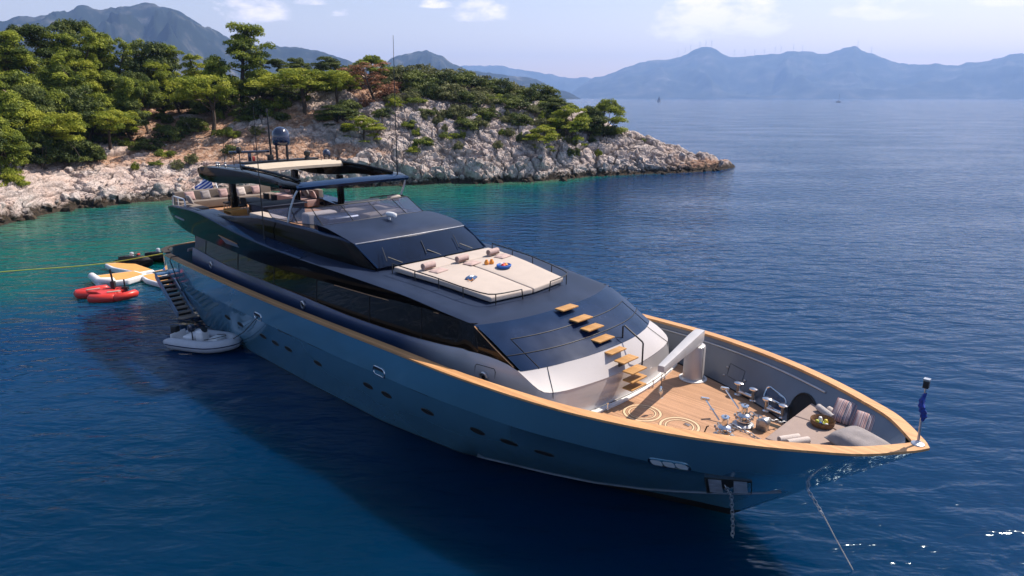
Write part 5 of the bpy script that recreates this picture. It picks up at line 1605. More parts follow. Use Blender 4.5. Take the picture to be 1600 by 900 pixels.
for q, mt, h_ in (((.12, .1), 'yellow', .16), ((-.1, .14), 'white', .2), ((-.05, -.12), 'blue_t', .12), ((.16, -.1), 'white', .1), ((-.2, -.02), 'lime', .14), ((.02, .02), 'lime', .10)):
    m = MB(); m.lathe([(0, .02), (.06, .03), (.065, h_ * .6), (.04, h_), (0, h_ + .02)], (q[0] * .7, q[1] * .7, 0), 12); m.build('drink', M_[mt], t, smooth=True)
m = MB(); m.tube([(.0, -.32, .16), (0, -.37, .22), (0, -.30, .26)], .015, 6); m.build('basket_handle', M_['black'], t)
for (u, s, rz, lb, mt, L_) in ((2.97, -1.60, -.27, 'rolled grey ivory towel beyond the wicker basket, nearer the hawse opening', 'towel_g', .74), (2.70, -1.68, -.27, 'rolled ivory towel beyond the wicker basket, nearer the striped cushions', 'towel_w', .7),
                          (3.05, .74, -1.72, 'rolled ivory towel by the starboard rail of the bow pad, farther aft', 'towel_w', .62), (2.80, .74, -1.72, 'rolled ivory towel by the starboard rail of the bow pad, farther forward', 'towel_w', .66)):
    m = roll(L_, .115); one('rolled_towel', m, mt, u, s, PZ, rz + 1.2, lb, 'towel', 'towels on the bow pad', smooth=True, weld=.001, angle=50)
# furled blue and white flag on the bow staff
m = MB(); rows = []
for k_, z in enumerate(np.linspace(0, .78, 22)):
    r = .030 + .042 * math.sin(math.pi * (k_ / 21) ** .8) * (1 + .35 * math.sin(k_ * 1.7)); row = []
    for a in np.linspace(0, 2 * math.pi, 15)[:-1]:
        rr = r * (1 + .25 * math.sin(3 * a + z * 9))
        row.append((.03 * math.sin(z * 8) + rr * math.cos(a), .05 * math.cos(z * 6) + rr * math.sin(a), z))
    rows.append(row)
m.grid(rows, wrap=True)
one('furled_flag', m, 'flag', .22, .02, 4.80, 0, 'furled blue and white flag wrapped round the bow staff', 'flag', smooth=True)
# stern ensign blowing off its staff
m = MB(); rows = []
for i in range(15):
    t = i / 14; row = []
    for j in range(9):
        q = j / 8
        row.append((-.15 - 1.05 * t + .15 * q * t, .28 * math.sin(t * 5 + q) * t, -.95 * q * (1 - .15 * t) - .55 * t * t + .1 * math.sin(t * 6)))
    rows.append(row)
m.grid(rows)
o = one('stern_flag', m, 'flag_striped', 40.62, .36, 7.66, R(47), 'blue and white striped flag with a cross flying at the stern', 'flag', smooth=True, recalc=False)
# loose cushions on the flybridge
CS = [(38.9, 2.6, 'pale', 'pale pink'), (38.85, 1.7, 'grey_pillow', 'grey'), (38.9, .6, 'pale', 'pale pink'), (38.85, -.5, 'towel_w', 'ivory'), (38.9, -1.5, 'pale', 'pale pink'), (36.2, -2.95, 'pale', 'pale pink'), (35.2, -2.95, 'grey_pillow', 'grey'), (34.4, -2.95, 'pale', 'pale pink'), (37.6, -2.95, 'stripe', 'striped'), (37.4, 3.2, 'grey_pillow', 'grey')]
WH = ['starboard end of the aft sofa', 'aft sofa, second from its starboard end', 'middle of the aft sofa', 'aft sofa, port of the middle', 'port end of the aft sofa', 'port sofa behind the hardtop post', 'port sofa near the hardtop post', 'forward end of the port sofa', 'aft end of the port sofa', 'starboard bench beside the white aft rail']
for (u, s, mt, cn), wh in zip(CS, WH):
    m = pillow(.55, .55, .24); o = one('scatter_cushion', m, mt, u, s, 6.82, 0, cn + ' cushion on the ' + wh, 'cushion', 'scatter cushions on the flybridge', smooth=True, weld=.0005)
    o.rotation_euler = (Matrix.Rotation(Y_TH + (0 if abs(s) < 2.8 or u > 38 else R(90)), 3, 'Z') @ Matrix.Rotation(R(65), 3, 'Y')).to_euler()
# dining chairs
def chair_parts(root):
    m = MB(); m.box((0, 0, .44), (.52, .52, .1)); m.build('seat', M_['dark'], root, bevel=.03)
    m = MB(); rows = [[(-.26 + .05 * (1 - abs(g)) - .0, .28 * g, z) for g in np.linspace(-1, 1, 9)] for z in (.45, .65, .9)]
    rows = [[(-.30 + .16 * g * g, .29 * g, z) for g in np.linspace(-1, 1, 11)] for z in (.42, .65, .88)]
    m = solid_sheet(rows, (-.05, 0, 0)); m.build('backrest', M_['dark'], root, smooth=True, angle=50)
    for x in (-.2, .2):
        for y in (-.2, .2):
            m = MB(); m.tube([(x, y, .4), (x * 1.15, y * 1.15, 0)], .025, 6); m.build('leg', M_['satin'], root)
ch0 = placed('dining_chair', 36.9, 1.15, 6.05, R(200), 'dark woven dining chair on the flybridge, aftmost on the near side of the table', 'chair', 'dark chairs round the flybridge table')
chair_parts(ch0)
for (u, s, rz, lb) in ((36.0, 1.2, R(-90), 'dark woven dining chair on the flybridge, middle of the near side of the table'), (35.1, 1.2, R(-90), 'dark woven dining chair beside the starboard hardtop post'),
                       (36.2, -1.0, R(90), 'dark woven dining chair beyond the flybridge table, aft'), (35.2, -1.0, R(90), 'dark woven dining chair beyond the flybridge table, nearer the post')):
    r_ = ch0.copy(); COL.objects.link(r_); r_.location = W(u, s, 6.05); r_.rotation_euler = (0, 0, Y_TH + rz); r_['label'] = lb
    for c_ in list(ch0.children):
        d_ = c_.copy(); COL.objects.link(d_); d_.parent = r_
ch0.rotation_euler = (0, 0, Y_TH + R(-90))
# anchor chains
tag(chain_links([W(4.32, hb(4.32, 1.95) + .06, 1.95), W(4.30, hb(4.3, 1.5) + .14, 1.45), W(4.26, .98, .3), W(4.22, 1.02, -.9)], .052, .015).build('anchor_chain', M_['chain'], None, smooth=True), 'galvanised anchor chain dropping from the hull recess into the water', 'chain')
tag(chain_links([W(2.66, .0, 1.86), W(2.40, 0, 1.56), W(2.14, 0, 1.24)], .045, .014).build('bow_chain', M_['chain'], None, smooth=True), 'short bright chain hanging from the stem under the bow', 'chain')
m = MB(); m.tube([W(2.14, 0, 1.26), W(1.75, .0, .72), W(1.35, .0, .2), W(.9, .0, -.4)], .016, 6); tag(m.build('bow_line', M_['towel_w'], None, smooth=True), 'pale bridle line running from the bow chain into the sea', 'rope')
m = MB(); m.tube([W(37.05, 4.28, 3.74), W(37.05, 4.72, 3.74), W(36.9, 4.86, 3.6), W(36.7, hb(36.7, 2.2) + .06, 2.2), W(36.4, hb(36.4, 1.0) + .06, 1.0), W(36.2, 4.25, -.3)], .028, 6)
tag(m.build('mooring_line', M_['rope'], None, smooth=True), 'black mooring line hanging over the rail near the boarding stairs', 'rope')
# ------------------------------------------------------------------ things afloat
def tubes(name, segs, mat, parent, n=12):
    m = MB()
    for pts, r in segs:
        P = [Vector(p) for p in pts]
        rr = [r * .35] + [r] * len(P) + [r * .35] if True else r
        d0 = (P[0] - P[1]).normalized(); d1 = (P[-1] - P[-2]).normalized()
        Q = [P[0] + d0 * r * .6] + P + [P[-1] + d1 * r * .6]
        m.tube(Q, rr, n)
    return m.build(name, M_[mat], parent, smooth=True, angle=60)
# tender: grey inflatable boat tied below the hull
td = empty('inflatable_tender', (-15.9, 33.35, 0), R(-18), 'grey inflatable tender boat tied under the blue hull', 'dinghy')
# local x forward (bow towards +x)
r_ = .30
path_ = [(-1.95, .72, .33), (-1.0, .80, .32), (.4, .80, .33), (1.1, .66, .36), (1.6, .36, .41), (1.8, 0, .43), (1.6, -.36, .41), (1.1, -.66, .36), (.4, -.80, .33), (-1.0, -.80, .32), (-1.95, -.72, .33)]
m = MB(); P = [Vector(p) for p in path_]
# resample smoothly
tt = np.linspace(0, len(P) - 1, 46); pp = np.array([tuple(p) for p in P])
sm = np.stack([pch(tt, np.arange(len(P)), pp[:, q]) for q in range(3)], 1)
rad_ = [.10, .2, .27] + [r_] * 40 + [.27, .2, .10]
m.tube([tuple(q) for q in sm], rad_, 16)
m.build('tube', M_['grey_pvc'], td, smooth=True, angle=70)
m = MB(); m.tube([(q[0] * 1.0 + (.31 * np.sign(q[0]) * 0), q[1], q[2] - .02) for q in sm[3:-3]], .315, 16)
# rubbing strake: a thin dark line round the outside
m = MB()
out_ = []
for i in range(2, len(sm) - 2):
    t_ = sm[i + 1] - sm[i - 1]; nrm = np.array([t_[1], -t_[0], 0]); nrm /= np.linalg.norm(nrm)
    if nrm @ np.array([sm[i][0] * .4 + .001, sm[i][1], 0]) < 0: nrm = -nrm
    out_.append(tuple(sm[i] + nrm * .305 + np.array([0, 0, .02])))
m.tube(out_, .028, 6); m.build('rubbing_strake', M_['navy'], td, smooth=True)
m = MB(); m.add([(-1.9, .55, .2), (.6, .6, .2), (1.4, .2, .26), (1.4, -.2, .26), (.6, -.6, .2), (-1.9, -.55, .2)], [(0, 1, 2, 3, 4, 5)])
m.build('floor', M_['white_pvc'], td)
m = MB(); m.box((-.15, 0, .55), (.5, .55, .75)); m.build('console', M_['white_pvc'], td, bevel=.12, seg=3)
m = MB(); m.lathe([(.17, -.02), (.19, 0), (.17, .02)], (.02, 0, .98), 16, M=Matrix.Rotation(R(50), 3, 'Y')); m.build('steering_wheel', M_['black'], td, smooth=True)
m = MB(); m.box((-.8, 0, .45), (.6, .8, .34)); m.build('seat', M_['white_pvc'], td, bevel=.1, seg=3)
m = MB(); m.box((.75, 0, .48), (.6, .7, .3)); m.build('bow_cushion', M_['white_pvc'], td, bevel=.1, seg=3)
m = MB(); m.box((-1.72, 0, .42), (.08, 1.0, .5)); m.build('transom', M_['white_pvc'], td, bevel=.02)
m = MB(); m.box((-1.86, 0, .72), (.34, .32, .5)); m.box((-1.86, 0, .25), (.12, .1, .6)); m.build('outboard_engine', M_['black'], td, bevel=.08, seg=3)
m = MB(); m.tube([(-.5, .3, .4), (-.5, .3, .95), (-.5, -.3, .95), (-.5, -.3, .4)], .03, 6); m.build('grab_rail', M_['black'], td, smooth=True)
m = MB(); m.tube([(.3, .55, .55), (.9, .45, .66), (1.2, .2, .7), (.9, -.3, .68), (.4, -.5, .6)], .02, 6); m.build('grab_line', M_['black'], td)
m = MB(); m.lathe([(0, -.22), (.16, -.16), (.2, 0), (.16, .16), (0, .22)], (-1.35, .55, .72), 12); m.build('fender', M_['navy_dome'], td, smooth=True)
fl = Vector(W(26.43, hb(26.43, 2.6) + .05, 2.6))
m = MB(); m.tube([tuple(fl), tuple(fl.lerp(Vector((-14.3, 32.9, .6)), .5) + Vector((0, 0, -.15))), (-14.35, 32.9, .55)], .02, 6)
tag(m.build('tender_painter', M_['rope'], None, smooth=True), 'black painter line from the hull fairlead to the grey tender', 'rope')
# red inflatable water bike
rb = empty('inflatable_water_bike', (-26.3, 42.4, 0), R(8), 'red inflatable trimaran pedal float with a black post', 'water toy', scale=.86)
tubes('float', [([(-1.9, .0, .32), (-1.2, .15, .28), (.2, .1, .28), (1.0, -.1, .30)], .34), ([(-.6, -1.05, .26), (.3, -1.15, .26), (1.1, -1.2, .30)], .33), ([(1.2, -1.25, .3), (1.9, -.95, .36), (2.35, -.45, .42)], .30),
               ([(-2.1, .3, .32), (-1.2, 1.1, .34), (-.4, 1.35, .36)], .32), ([(-.2, .3, .4), (.4, .55, .38), (1.2, .6, .38)], .28)], 'red', rb)
m = MB(); m.prism([(-1.7, .1), (-.6, 1.2), (.1, .9), (.6, .2), (1.2, -.9), (.2, -1.1), (-.4, -.4)], .34, .60); m.build('deck_panel', M_['red'], rb, bevel=.09, seg=3)
m = MB(); m.box((-.9, .3, .63), (.9, .3, .06), rz=.5); m.box((.9, -.6, .63), (.9, .3, .06), rz=.35); m.build('pale_patch', M_['taupe'], rb, bevel=.03)
m = MB(); m.tube([(.55, .35, .4), (.5, .4, 1.1), (.45, .4, 2.1)], .075, 8); m.box((.5, .4, .9), (.28, .3, .5)); m.build('black_post', M_['black'], rb, smooth=True, angle=40)
m = MB(); m.tube([(1.25, .55, .4), (1.22, .6, 1.25)], .06, 8); m.box((1.25, .55, .55), (.42, .34, .25)); m.build('seat_post', M_['black'], rb, smooth=True, angle=40)
# white and orange inflatable platform, three arms
pf = empty('inflatable_platform', (-26.9, 46.6, 0), 0, 'white inflatable dock with orange foam deck in a cross shape', 'inflatable dock')
def slab(poly, z0, z1, deck_in=.17):
    c = np.array(poly); ce = c.mean(0)
    P = [p - np.array([pf.location.x, pf.location.y]) for p in c]
    m = MB(); m.prism([tuple(p) for p in P], z0, z1); b_ = m.build('air_chamber', M_['white_pvc'], pf, bevel=.10, seg=3)
    ce2 = np.mean(P, 0); Q = []
    for p in P:
        d = p - ce2; L_ = np.linalg.norm(d); Q.append(tuple(ce2 + d * (1 - deck_in * 1.4 / L_)))
    m = MB(); m.prism(Q, z1 - .02, z1 + .012); m.build('foam_deck', M_['eva'], b_)
slab([(-29.6, 46.4), (-28.0, 44.5), (-26.4, 45.4), (-25.9, 47.0), (-27.3, 48.0)], .02, .42)
slab([(-30.8, 50.2), (-29.6, 49.0), (-26.6, 47.4), (-26.0, 48.2), (-29.4, 51.0)], .02, .40)
slab([(-26.4, 46.9), (-25.4, 45.7), (-22.8, 43.9), (-22.2, 44.7), (-25.7, 47.4)], .02, .38)
slab([(-26.1, 48.0), (-25.4, 47.0), (-22.6, 46.6), (-22.2, 48.2), (-24.8, 49.6)], .02, .36)
tubes('bolster', [([(-29.3, 46.1, .50), (-28.0, 44.75, .5), (-27.1, 44.8, .5)], .24)], 'white_pvc', pf)
for c_ in pf.children:
    if c_.name.startswith('bolster'): c_.location = (-pf.location.x, -pf.location.y, 0)
m = flat_towel(.9, .7, .22)
o = m.build('snorkel_bundle', M_['blue_t'], None, smooth=True, angle=50); o.location = (-24.9, 48.2, .38); o.rotation_euler = (0, 0, .4)
tag(o, 'bundle of bright blue gear on the white inflatable dock', 'bundle')
# jet skis
def jetski(loc, rz, label):
    j = empty('jet_ski', loc, rz, label, 'jet ski', 'black jet skis by the dock')
    secs = []
    for x, w_, zl, zh in ((-1.55, .44, .06, .42), (-1.0, .56, .0, .46), (0, .60, -.05, .50), (.8, .52, -.02, .56), (1.4, .30, .10, .62), (1.75, .05, .34, .64)):
        secs.append([(x, -w_, zl + .22), (x, -w_ * .95, zh - .06), (x, -w_ * .6, zh), (x, 0, zh + .03), (x, w_ * .6, zh), (x, w_ * .95, zh - .06), (x, w_, zl + .22), (x, 0, zl - .05)])
    m = MB(); m.grid(secs, wrap=True); m.add(secs[0], [tuple(range(8))]); m.build('hull', M_['black_gloss'], j, smooth=True, angle=45)
    secs = []
    for x, w_, zb, zt in ((.05, .2, .5, .74), (.4, .30, .5, .95), (.8, .34, .5, .92), (1.2, .28, .55, .80), (1.55, .1, .6, .68)):
        secs.append([(x, -w_, zb), (x, -w_ * .8, zt - .08), (x, 0, zt), (x, w_ * .8, zt - .08), (x, w_, zb)])
    m = MB(); m.grid(secs); m.build('hood', M_['dark'], j, smooth=True, angle=45)
    m = MB(); secs = [[(x, -.19, .5), (x, -.17, z), (x, 0, z + .03), (x, .17, z), (x, .19, .5)] for x, z in ((-1.15, .72), (-.6, .80), (-.3, .78), (.1, .74))]
    m.grid(secs); m.add(secs[0], [(0, 1, 2, 3, 4)]); m.build('seat', M_['black'], j, smooth=True, angle=45)
    m = MB(); m.tube([(.35, -.38, 1.06), (.45, -.1, .98), (.45, .1, .98), (.35, .38, 1.06)], .03, 8); m.build('handlebar', M_['black'], j, smooth=True)
    m = MB(); m.lathe([(0, -.18), (.14, -.12), (.16, 0), (.12, .14), (0, .18)], (-.1, .05, .95), 12); m.build('grey_vest', M_['grey_pvc'], j, smooth=True)
    m = MB(); m.box((.55, 0, 1.0), (.16, .2, .08)); m.build('red_display', M_['red'], j, bevel=.02)
    return j
jetski((-28.9, 50.75, .03), R(-12), 'black jet ski with a grey vest on its seat, beside the orange deck')
jetski((-27.6, 52.2, .03), R(-8), 'black jet ski behind the other, farther from the red float')
o = jetski((-22.9, 49.9, .03), R(70), 'dark jet ski half hidden behind the stern quarter of the yacht')
# yellow floating line
m = MB(); pts = []
for t in np.linspace(0, 1, 24):
    x = -60 + (-22.6 + 60) * t; y = 47.4 + (44.4 - 47.4) * t
    pts.append((x, y, .25 + 2.3 * t ** 3 + .05 * math.sin(t * 20)))
m.tube(pts, .032, 6); tag(m.build('stern_line', M_['yrope'], None, smooth=True), 'long yellow rope stretching from the stern towards the shore', 'rope')
m = MB()
for k_ in range(5): m.tube([(.33 * math.cos(a) * (1 - .05 * k_), .33 * math.sin(a) * (1 - .05 * k_), .05 + .07 * k_) for a in np.linspace(0, 2 * math.pi, 17)[:-1]], .045, 6, closed=True)
o = m.build('coiled_rope', M_['yrope'], None, smooth=True); o.location = (-22.5, 45.2, 1.05); tag(o, 'yellow rope coil hanging by the stern quarter', 'rope coil')
o.rotation_euler = (R(60), 0, .3)
# ------------------------------------------------------------------ trees and shrubs
def leaf_mat(name, dark, mid, light, trans=.25):
    m, N, L, b = new_mat(name)
    out = N['Material Output']
    at = N.new('ShaderNodeAttribute'); at.attribute_name = 'tint'
    oi = N.new('ShaderNodeObjectInfo')
    ad = N.new('ShaderNodeMath'); ad.operation = 'MULTIPLY_ADD'; L.new(oi.outputs['Random'], ad.inputs[0]); ad.inputs[1].default_value = .34; 
    sb = N.new('ShaderNodeMath'); sb.operation = 'SUBTRACT'; L.new(at.outputs['Fac'], sb.inputs[0]); sb.inputs[1].default_value = .17
    L.new(sb.outputs[0], ad.inputs[2])
    r = N.new('ShaderNodeValToRGB'); e = r.color_ramp.elements; e.new(.5)
    for q, (p_, c_) in zip(e, ((.05, dark), (.5, mid), (.95, light))): q.position = p_; q.color = (*c_, 1)
    L.new(ad.outputs[0], r.inputs[0])
    L.new(r.outputs[0], b.inputs['Base Color']); b.inputs['Roughness'].default_value = .65; b.inputs['Specular IOR Level'].default_value = .25
    tl = N.new('ShaderNodeBsdfTranslucent'); L.new(r.outputs[0], tl.inputs[0])
    mx = N.new('ShaderNodeMixShader'); mx.inputs[0].default_value = trans
    L.new(b.outputs[0], mx.inputs[1]); L.new(tl.outputs[0], mx.inputs[2]); L.new(mx.outputs[0], out.inputs[0])
    return m
LM = dict(
    pine=leaf_mat('pine_needles', (0.076, 0.110, 0.018), (0.194, 0.238, 0.029), (0.326, 0.360, 0.040), .35),
    bright=leaf_mat('bright_pine_needles', (0.163, 0.209, 0.021), (0.27, 0.305, 0.030), (0.38, 0.39, 0.045), .38),
    dark=leaf_mat('dark_evergreen_leaves', (0.036, 0.058, 0.016), (0.087, 0.116, 0.025), (0.163, 0.191, 0.039), .25),
    olive=leaf_mat('olive_scrub_leaves', (0.061, 0.070, 0.025), (0.122, 0.133, 0.046), (0.204, 0.209, 0.081), .25),
    dead=leaf_mat('dead_pine_needles', (.12, .05, .025), (.28, .125, .06), (.44, .23, .13), .25))
bark = paint('pine_bark', (.085, .058, .042), .95, var=.4, scale=4, bump=.6, bscale=12)
twig = paint('grey_twigs', (.16, .13, .11), .95, var=.3, scale=6)

def crown_mesh(name, clumps, mat, leaf, per, rng):
    """clumps: (x,y,z,rx,rz,tint) ; small leaf-tuft quads through each clump's volume, denser on its top"""
    V, F, T = [], [], []
    for (cx, cy, cz, rx, rz_, tint) in clumps:
        n = max(12, int(per * (rx * rx + rx * rz_)))
        d = rng.normal(size=(n, 3)); d /= np.linalg.norm(d, axis=1)[:, None]
        d[:, 2] = np.where(d[:, 2] < -.3, -d[:, 2] * .6, d[:, 2])
        rr = .55 + .5 * rng.random(n) ** .6
        c = np.stack([cx + d[:, 0] * rx * rr, cy + d[:, 1] * rx * rr, cz + d[:, 2] * rz_ * rr], 1)
        nn = d * .8 + rng.normal(size=(n, 3)) * .55 + np.array([0, 0, .35]); nn /= np.linalg.norm(nn, axis=1)[:, None]
        a = np.cross(nn, rng.normal(size=(n, 3))); a /= np.linalg.norm(a, axis=1)[:, None]
        b_ = np.cross(nn, a)
        s = leaf * (.55 + .9 * rng.random(n))[:, None]; w_ = s * (.28 + .25 * rng.random(n))[:, None]
        q = np.stack([c - a * s - b_ * w_ * .3, c - b_ * w_, c + a * s + b_ * w_ * .2, c + b_ * w_], 1)
        i0 = len(V); V += q.reshape(-1, 3).tolist()
        F += [(i0 + 4 * k_, i0 + 4 * k_ + 1, i0 + 4 * k_ + 2, i0 + 4 * k_ + 3) for k_ in range(n)]
        tv = np.clip(tint + rng.normal(size=n) * .13, 0, 1); T += np.repeat(tv, 4).tolist()
    me = bpy.data.meshes.new(name); me.from_pydata(V, [], F)
    at_ = me.attributes.new('tint', 'FLOAT', 'POINT'); at_.data.foreach_set('value', np.array(T, np.float32))
    me.materials.append(mat)
    return me

def make_kind(kind, seed, mat, H=7.0, spread=3.0, leaf=.125, per=230):
    """returns crown mesh and trunk mesh of a tree H high, with its foot at the origin"""
    rng = np.random.default_rng(seed); cl = []; tr = MB()
    lean = rng.normal(size=2) * .10 * H
    top = Vector((lean[0], lean[1], H * .80))
    def limb(a, b_, r0, r1, k_=5):
        a, b_ = Vector(a), Vector(b_); pts = []
        off = Vector(rng.normal(size=3)) * (b_ - a).length * .09
        for i in range(k_ + 1):
            t = i / k_; pts.append(a.lerp(b_, t) + off * math.sin(math.pi * t))
        tr.tube(pts, [r0 + (r1 - r0) * i / k_ for i in range(k_ + 1)], 7)
        return pts
    if kind == 'umbrella':
        tp = limb((0, 0, -.6), top, .035 * H, .012 * H, 8)
        nl = 7
        for i in range(nl):
            A = i / nl * 2 * math.pi + rng.random(); base = tp[4 + i % 4]; rr = spread * (.45 + .45 * rng.random())
            tip_ = Vector((top.x * .8 + rr * math.cos(A), top.y * .8 + rr * math.sin(A), H * (.54 + .28 * rng.random())))
            limb(base, tip_, .016 * H, .005 * H)
            for k_ in range(8):
                o_ = rng.normal(size=3) * np.array([.33, .33, .19]) * spread * .7
                cl.append((tip_.x + o_[0], tip_.y + o_[1], tip_.z + .05 * H + o_[2], .21 * spread * (.6 + .7 * rng.random()), .10 * H * (.6 + .6 * rng.random()), rng.random()))
        for k_ in range(8):
            o_ = rng.normal(size=2) * spread * .30
            cl.append((top.x + o_[0], top.y + o_[1], H * (.84 + .10 * rng.random()), .25 * spread, .08 * H, rng.random()))
    elif kind == 'pine':
        tp = limb((0, 0, -.6), Vector((lean[0], lean[1], H * .95)), .03 * H, .006 * H, 10)
        n = 15
        for i in range(n):
            t = .22 + .75 * i / n; A = i * 2.4 + rng.random() * .8
            p = tp[int(t * 10)]; rr = spread * (1.12 - t * .85) * (.55 + .45 * rng.random())
            tip_ = Vector((p.x + rr * math.cos(A), p.y + rr * math.sin(A), p.z + .07 * H * rng.random() + .02 * H))
            limb(p, tip_, .010 * H, .003 * H, 4)
            for k_ in range(4):
                o_ = rng.normal(size=3) * np.array([.24, .24, .10]) * spread * .8
                f_ = .45 + .6 * rng.random()
                cl.append((p.x + rr * f_ * math.cos(A) + o_[0], p.y + rr * f_ * math.sin(A) + o_[1], tip_.z + o_[2], spread * (.17 + .12 * rng.random()), H * (.045 + .035 * rng.random()), rng.random()))
        for k_ in range(5):
            o_ = rng.normal(size=3) * np.array([.13, .13, .04]); cl.append((lean[0] + o_[0] * spread, lean[1] + o_[1] * spread, H * (.92 + o_[2]), .2 * spread, .07 * H, rng.random()))
    elif kind == 'full':
        limb((0, 0, -.5), Vector((lean[0] * .5, lean[1] * .5, H * .7)), .03 * H, .01 * H, 6)
        for i in range(6):
            A = i * 1.05 + rng.random(); limb((0, 0, .15 * H), (spread * .6 * math.cos(A), spread * .6 * math.sin(A), H * (.35 + .4 * rng.random())), .014 * H, .004 * H, 4)
        for k_ in range(62):
            d = rng.normal(size=3); d /= np.linalg.norm(d); d[2] = abs(d[2]) if rng.random() < .75 else d[2]
            r0 = (.55 + .42 * rng.random()); zf = .34 + .60 * d[2] * r0
            taper = 1.0 if zf < .55 else 1.0 - .45 * (zf - .55) / .45
            cl.append((d[0] * spread * r0 * taper, d[1] * spread * r0 * taper, H * zf, spread * (.17 + .13 * rng.random()), H * (.05 + .05 * rng.random()), rng.random()))
    elif kind == 'bush':
        for i in range(7):
            A = i * .9 + rng.random(); limb((.1 * math.cos(A), .1 * math.sin(A), -.25), (spread * .7 * math.cos(A), spread * .7 * math.sin(A), H * (.35 + .4 * rng.random())), .03, .008, 4)
        for k_ in range(30):
            d = rng.normal(size=3); d /= np.linalg.norm(d); d[2] = abs(d[2]); r0 = .35 + .55 * rng.random()
            cl.append((d[0] * spread * r0, d[1] * spread * r0, H * (.12 + .72 * d[2] * r0), spread * (.2 + .16 * rng.random()), H * (.12 + .12 * rng.random()), rng.random()))
    elif kind == 'dead':
        tp = limb((0, 0, -.5), Vector((lean[0], lean[1], H * .9)), .028 * H, .006 * H, 8)
        for i in range(16):
            A = i * 2.4; p = tp[2 + i % 6]; rr = spread * (.5 + .5 * rng.random())
            tip_ = Vector((p.x + rr * math.cos(A), p.y + rr * math.sin(A), p.z + H * (.10 + .16 * rng.random())))
            limb(p, tip_, .010 * H, .003 * H, 4)
            for k_ in range(2):
                q = p.lerp(tip_, .5 + .4 * k_); cl.append((q.x, q.y, q.z + .1, spread * .20, H * .065, rng.random()))
        per = int(per * .55)
    crown = crown_mesh(kind + '_crown', cl, mat, leaf, per, rng)
    t_ = tr.build('trunk_tmp', bark if kind != 'bush' else twig, None, smooth=True); tm = t_.data; bpy.data.objects.remove(t_)
    return crown, tm, H, spread
KIND = {}
def proto(key, *a, **k): KIND[key] = make_kind(*a, **k)
proto('umb_a', 'umbrella', 1, LM['bright'], 7, 3.4); proto('umb_b', 'umbrella', 2, LM['bright'], 6.5, 3.6); proto('umb_c', 'umbrella', 3, LM['pine'], 7.5, 3.3)
proto('pine_a', 'pine', 4, LM['pine'], 9, 2.9); proto('pine_b', 'pine', 5, LM['pine'], 8.5, 3.1); proto('pine_c', 'pine', 6, LM['dark'], 9, 3.0); proto('pine_d', 'pine', 7, LM['bright'], 8, 2.8)
proto('full_a', 'full', 8, LM['pine'], 6.5, 3.0); proto('full_b', 'full', 9, LM['dark'], 6.0, 3.1); proto('full_c', 'full', 10, LM['bright'], 5.0, 2.6, per=260); proto('full_d', 'full', 16, LM['pine'], 7, 3.2)
proto('bush_a', 'bush', 11, LM['dark'], 1.9, 1.7, .095, 300); proto('bush_b', 'bush', 12, LM['olive'], 2.0, 1.8, .095, 300); proto('bush_c', 'bush', 13, LM['pine'], 1.8, 1.7, .095, 300); proto('bush_d', 'bush', 14, LM['bright'], 1.9, 1.7, .095, 320)
proto('dead_a', 'dead', 15, LM['dead'], 6.5, 2.7, .12, 300); proto('bush_dead', 'bush', 17, LM['dead'], 1.7, 1.6, .095, 190)
def px_xy(px, D, z):
    """ground point D metres off on the bearing of a pixel column at height z"""
    x = 0.0
    for _ in range(4):
        y = math.sqrt(max(1, D * D - x * x)); d = y * math.cos(PITCH) - (z - H_CAM) * math.sin(PITCH); x = (px - 800) / FPX * d
    return x, y
def ground_at(px, inland):
    az = px_az(px); D = float(np.interp(az, AZ_T, T_D0)) + inland; z = 6.0
    for _ in range(3):
        x, y = px_xy(px, D, z); D = float(np.interp(math.atan2(x, y), AZ_T, T_D0)) + inland; z = terrain_z(x, y)
    return x, y, z
def pixel_row(x, y, z):
    d = y * math.cos(PITCH) - (z - H_CAM) * math.sin(PITCH); return 450 - FPX * (y * math.sin(PITCH) + (z - H_CAM) * math.cos(PITCH)) / d
trng = random.Random(7)
TCOUNT = 0
def plant(key, px, inland, top=None, width=None, label='', cat='tree', group=None, name='pine_tree', sink=0.1, hscale=None):
    """plant at a bearing and a distance up the slope, tall enough to reach the skyline row 'top' and 'width' columns wide"""
    crown, trunk, Hh, sp_ = KIND[key]
    x, y, z = ground_at(px, inland)
    D = math.hypot(x, y)
    lo_, hi_ = .3, 30.0
    if top is not None:
        for _ in range(30):
            mid = (lo_ + hi_) / 2
            if pixel_row(x, y, z + mid) > top: lo_ = mid
            else: hi_ = mid
        hgt = lo_
    else: hgt = Hh * (hscale or 1)
    hgt = min(hgt, Hh * 1.9)
    sxy = (width / FPX * D / 2) / (sp_ * 1.05) if width else hgt / Hh
    o = empty(name, (x, y, z - sink), trng.random() * 6.28, label, cat, group)
    o.scale = (sxy, sxy, hgt / Hh)
    for nm, me_ in (('crown', crown), ('trunk', trunk)):
        c_ = bpy.data.objects.new(nm, me_); COL.objects.link(c_); c_.parent = o
    return o
WOOD = 'pines of the wooded slope'
LW = {'p': 'pine in the dense wood on the left slope, mixed with its neighbours', 'd': 'dark evergreen tree among the pines of the left wood', 'b': 'bright yellow green pine in the left wood'}
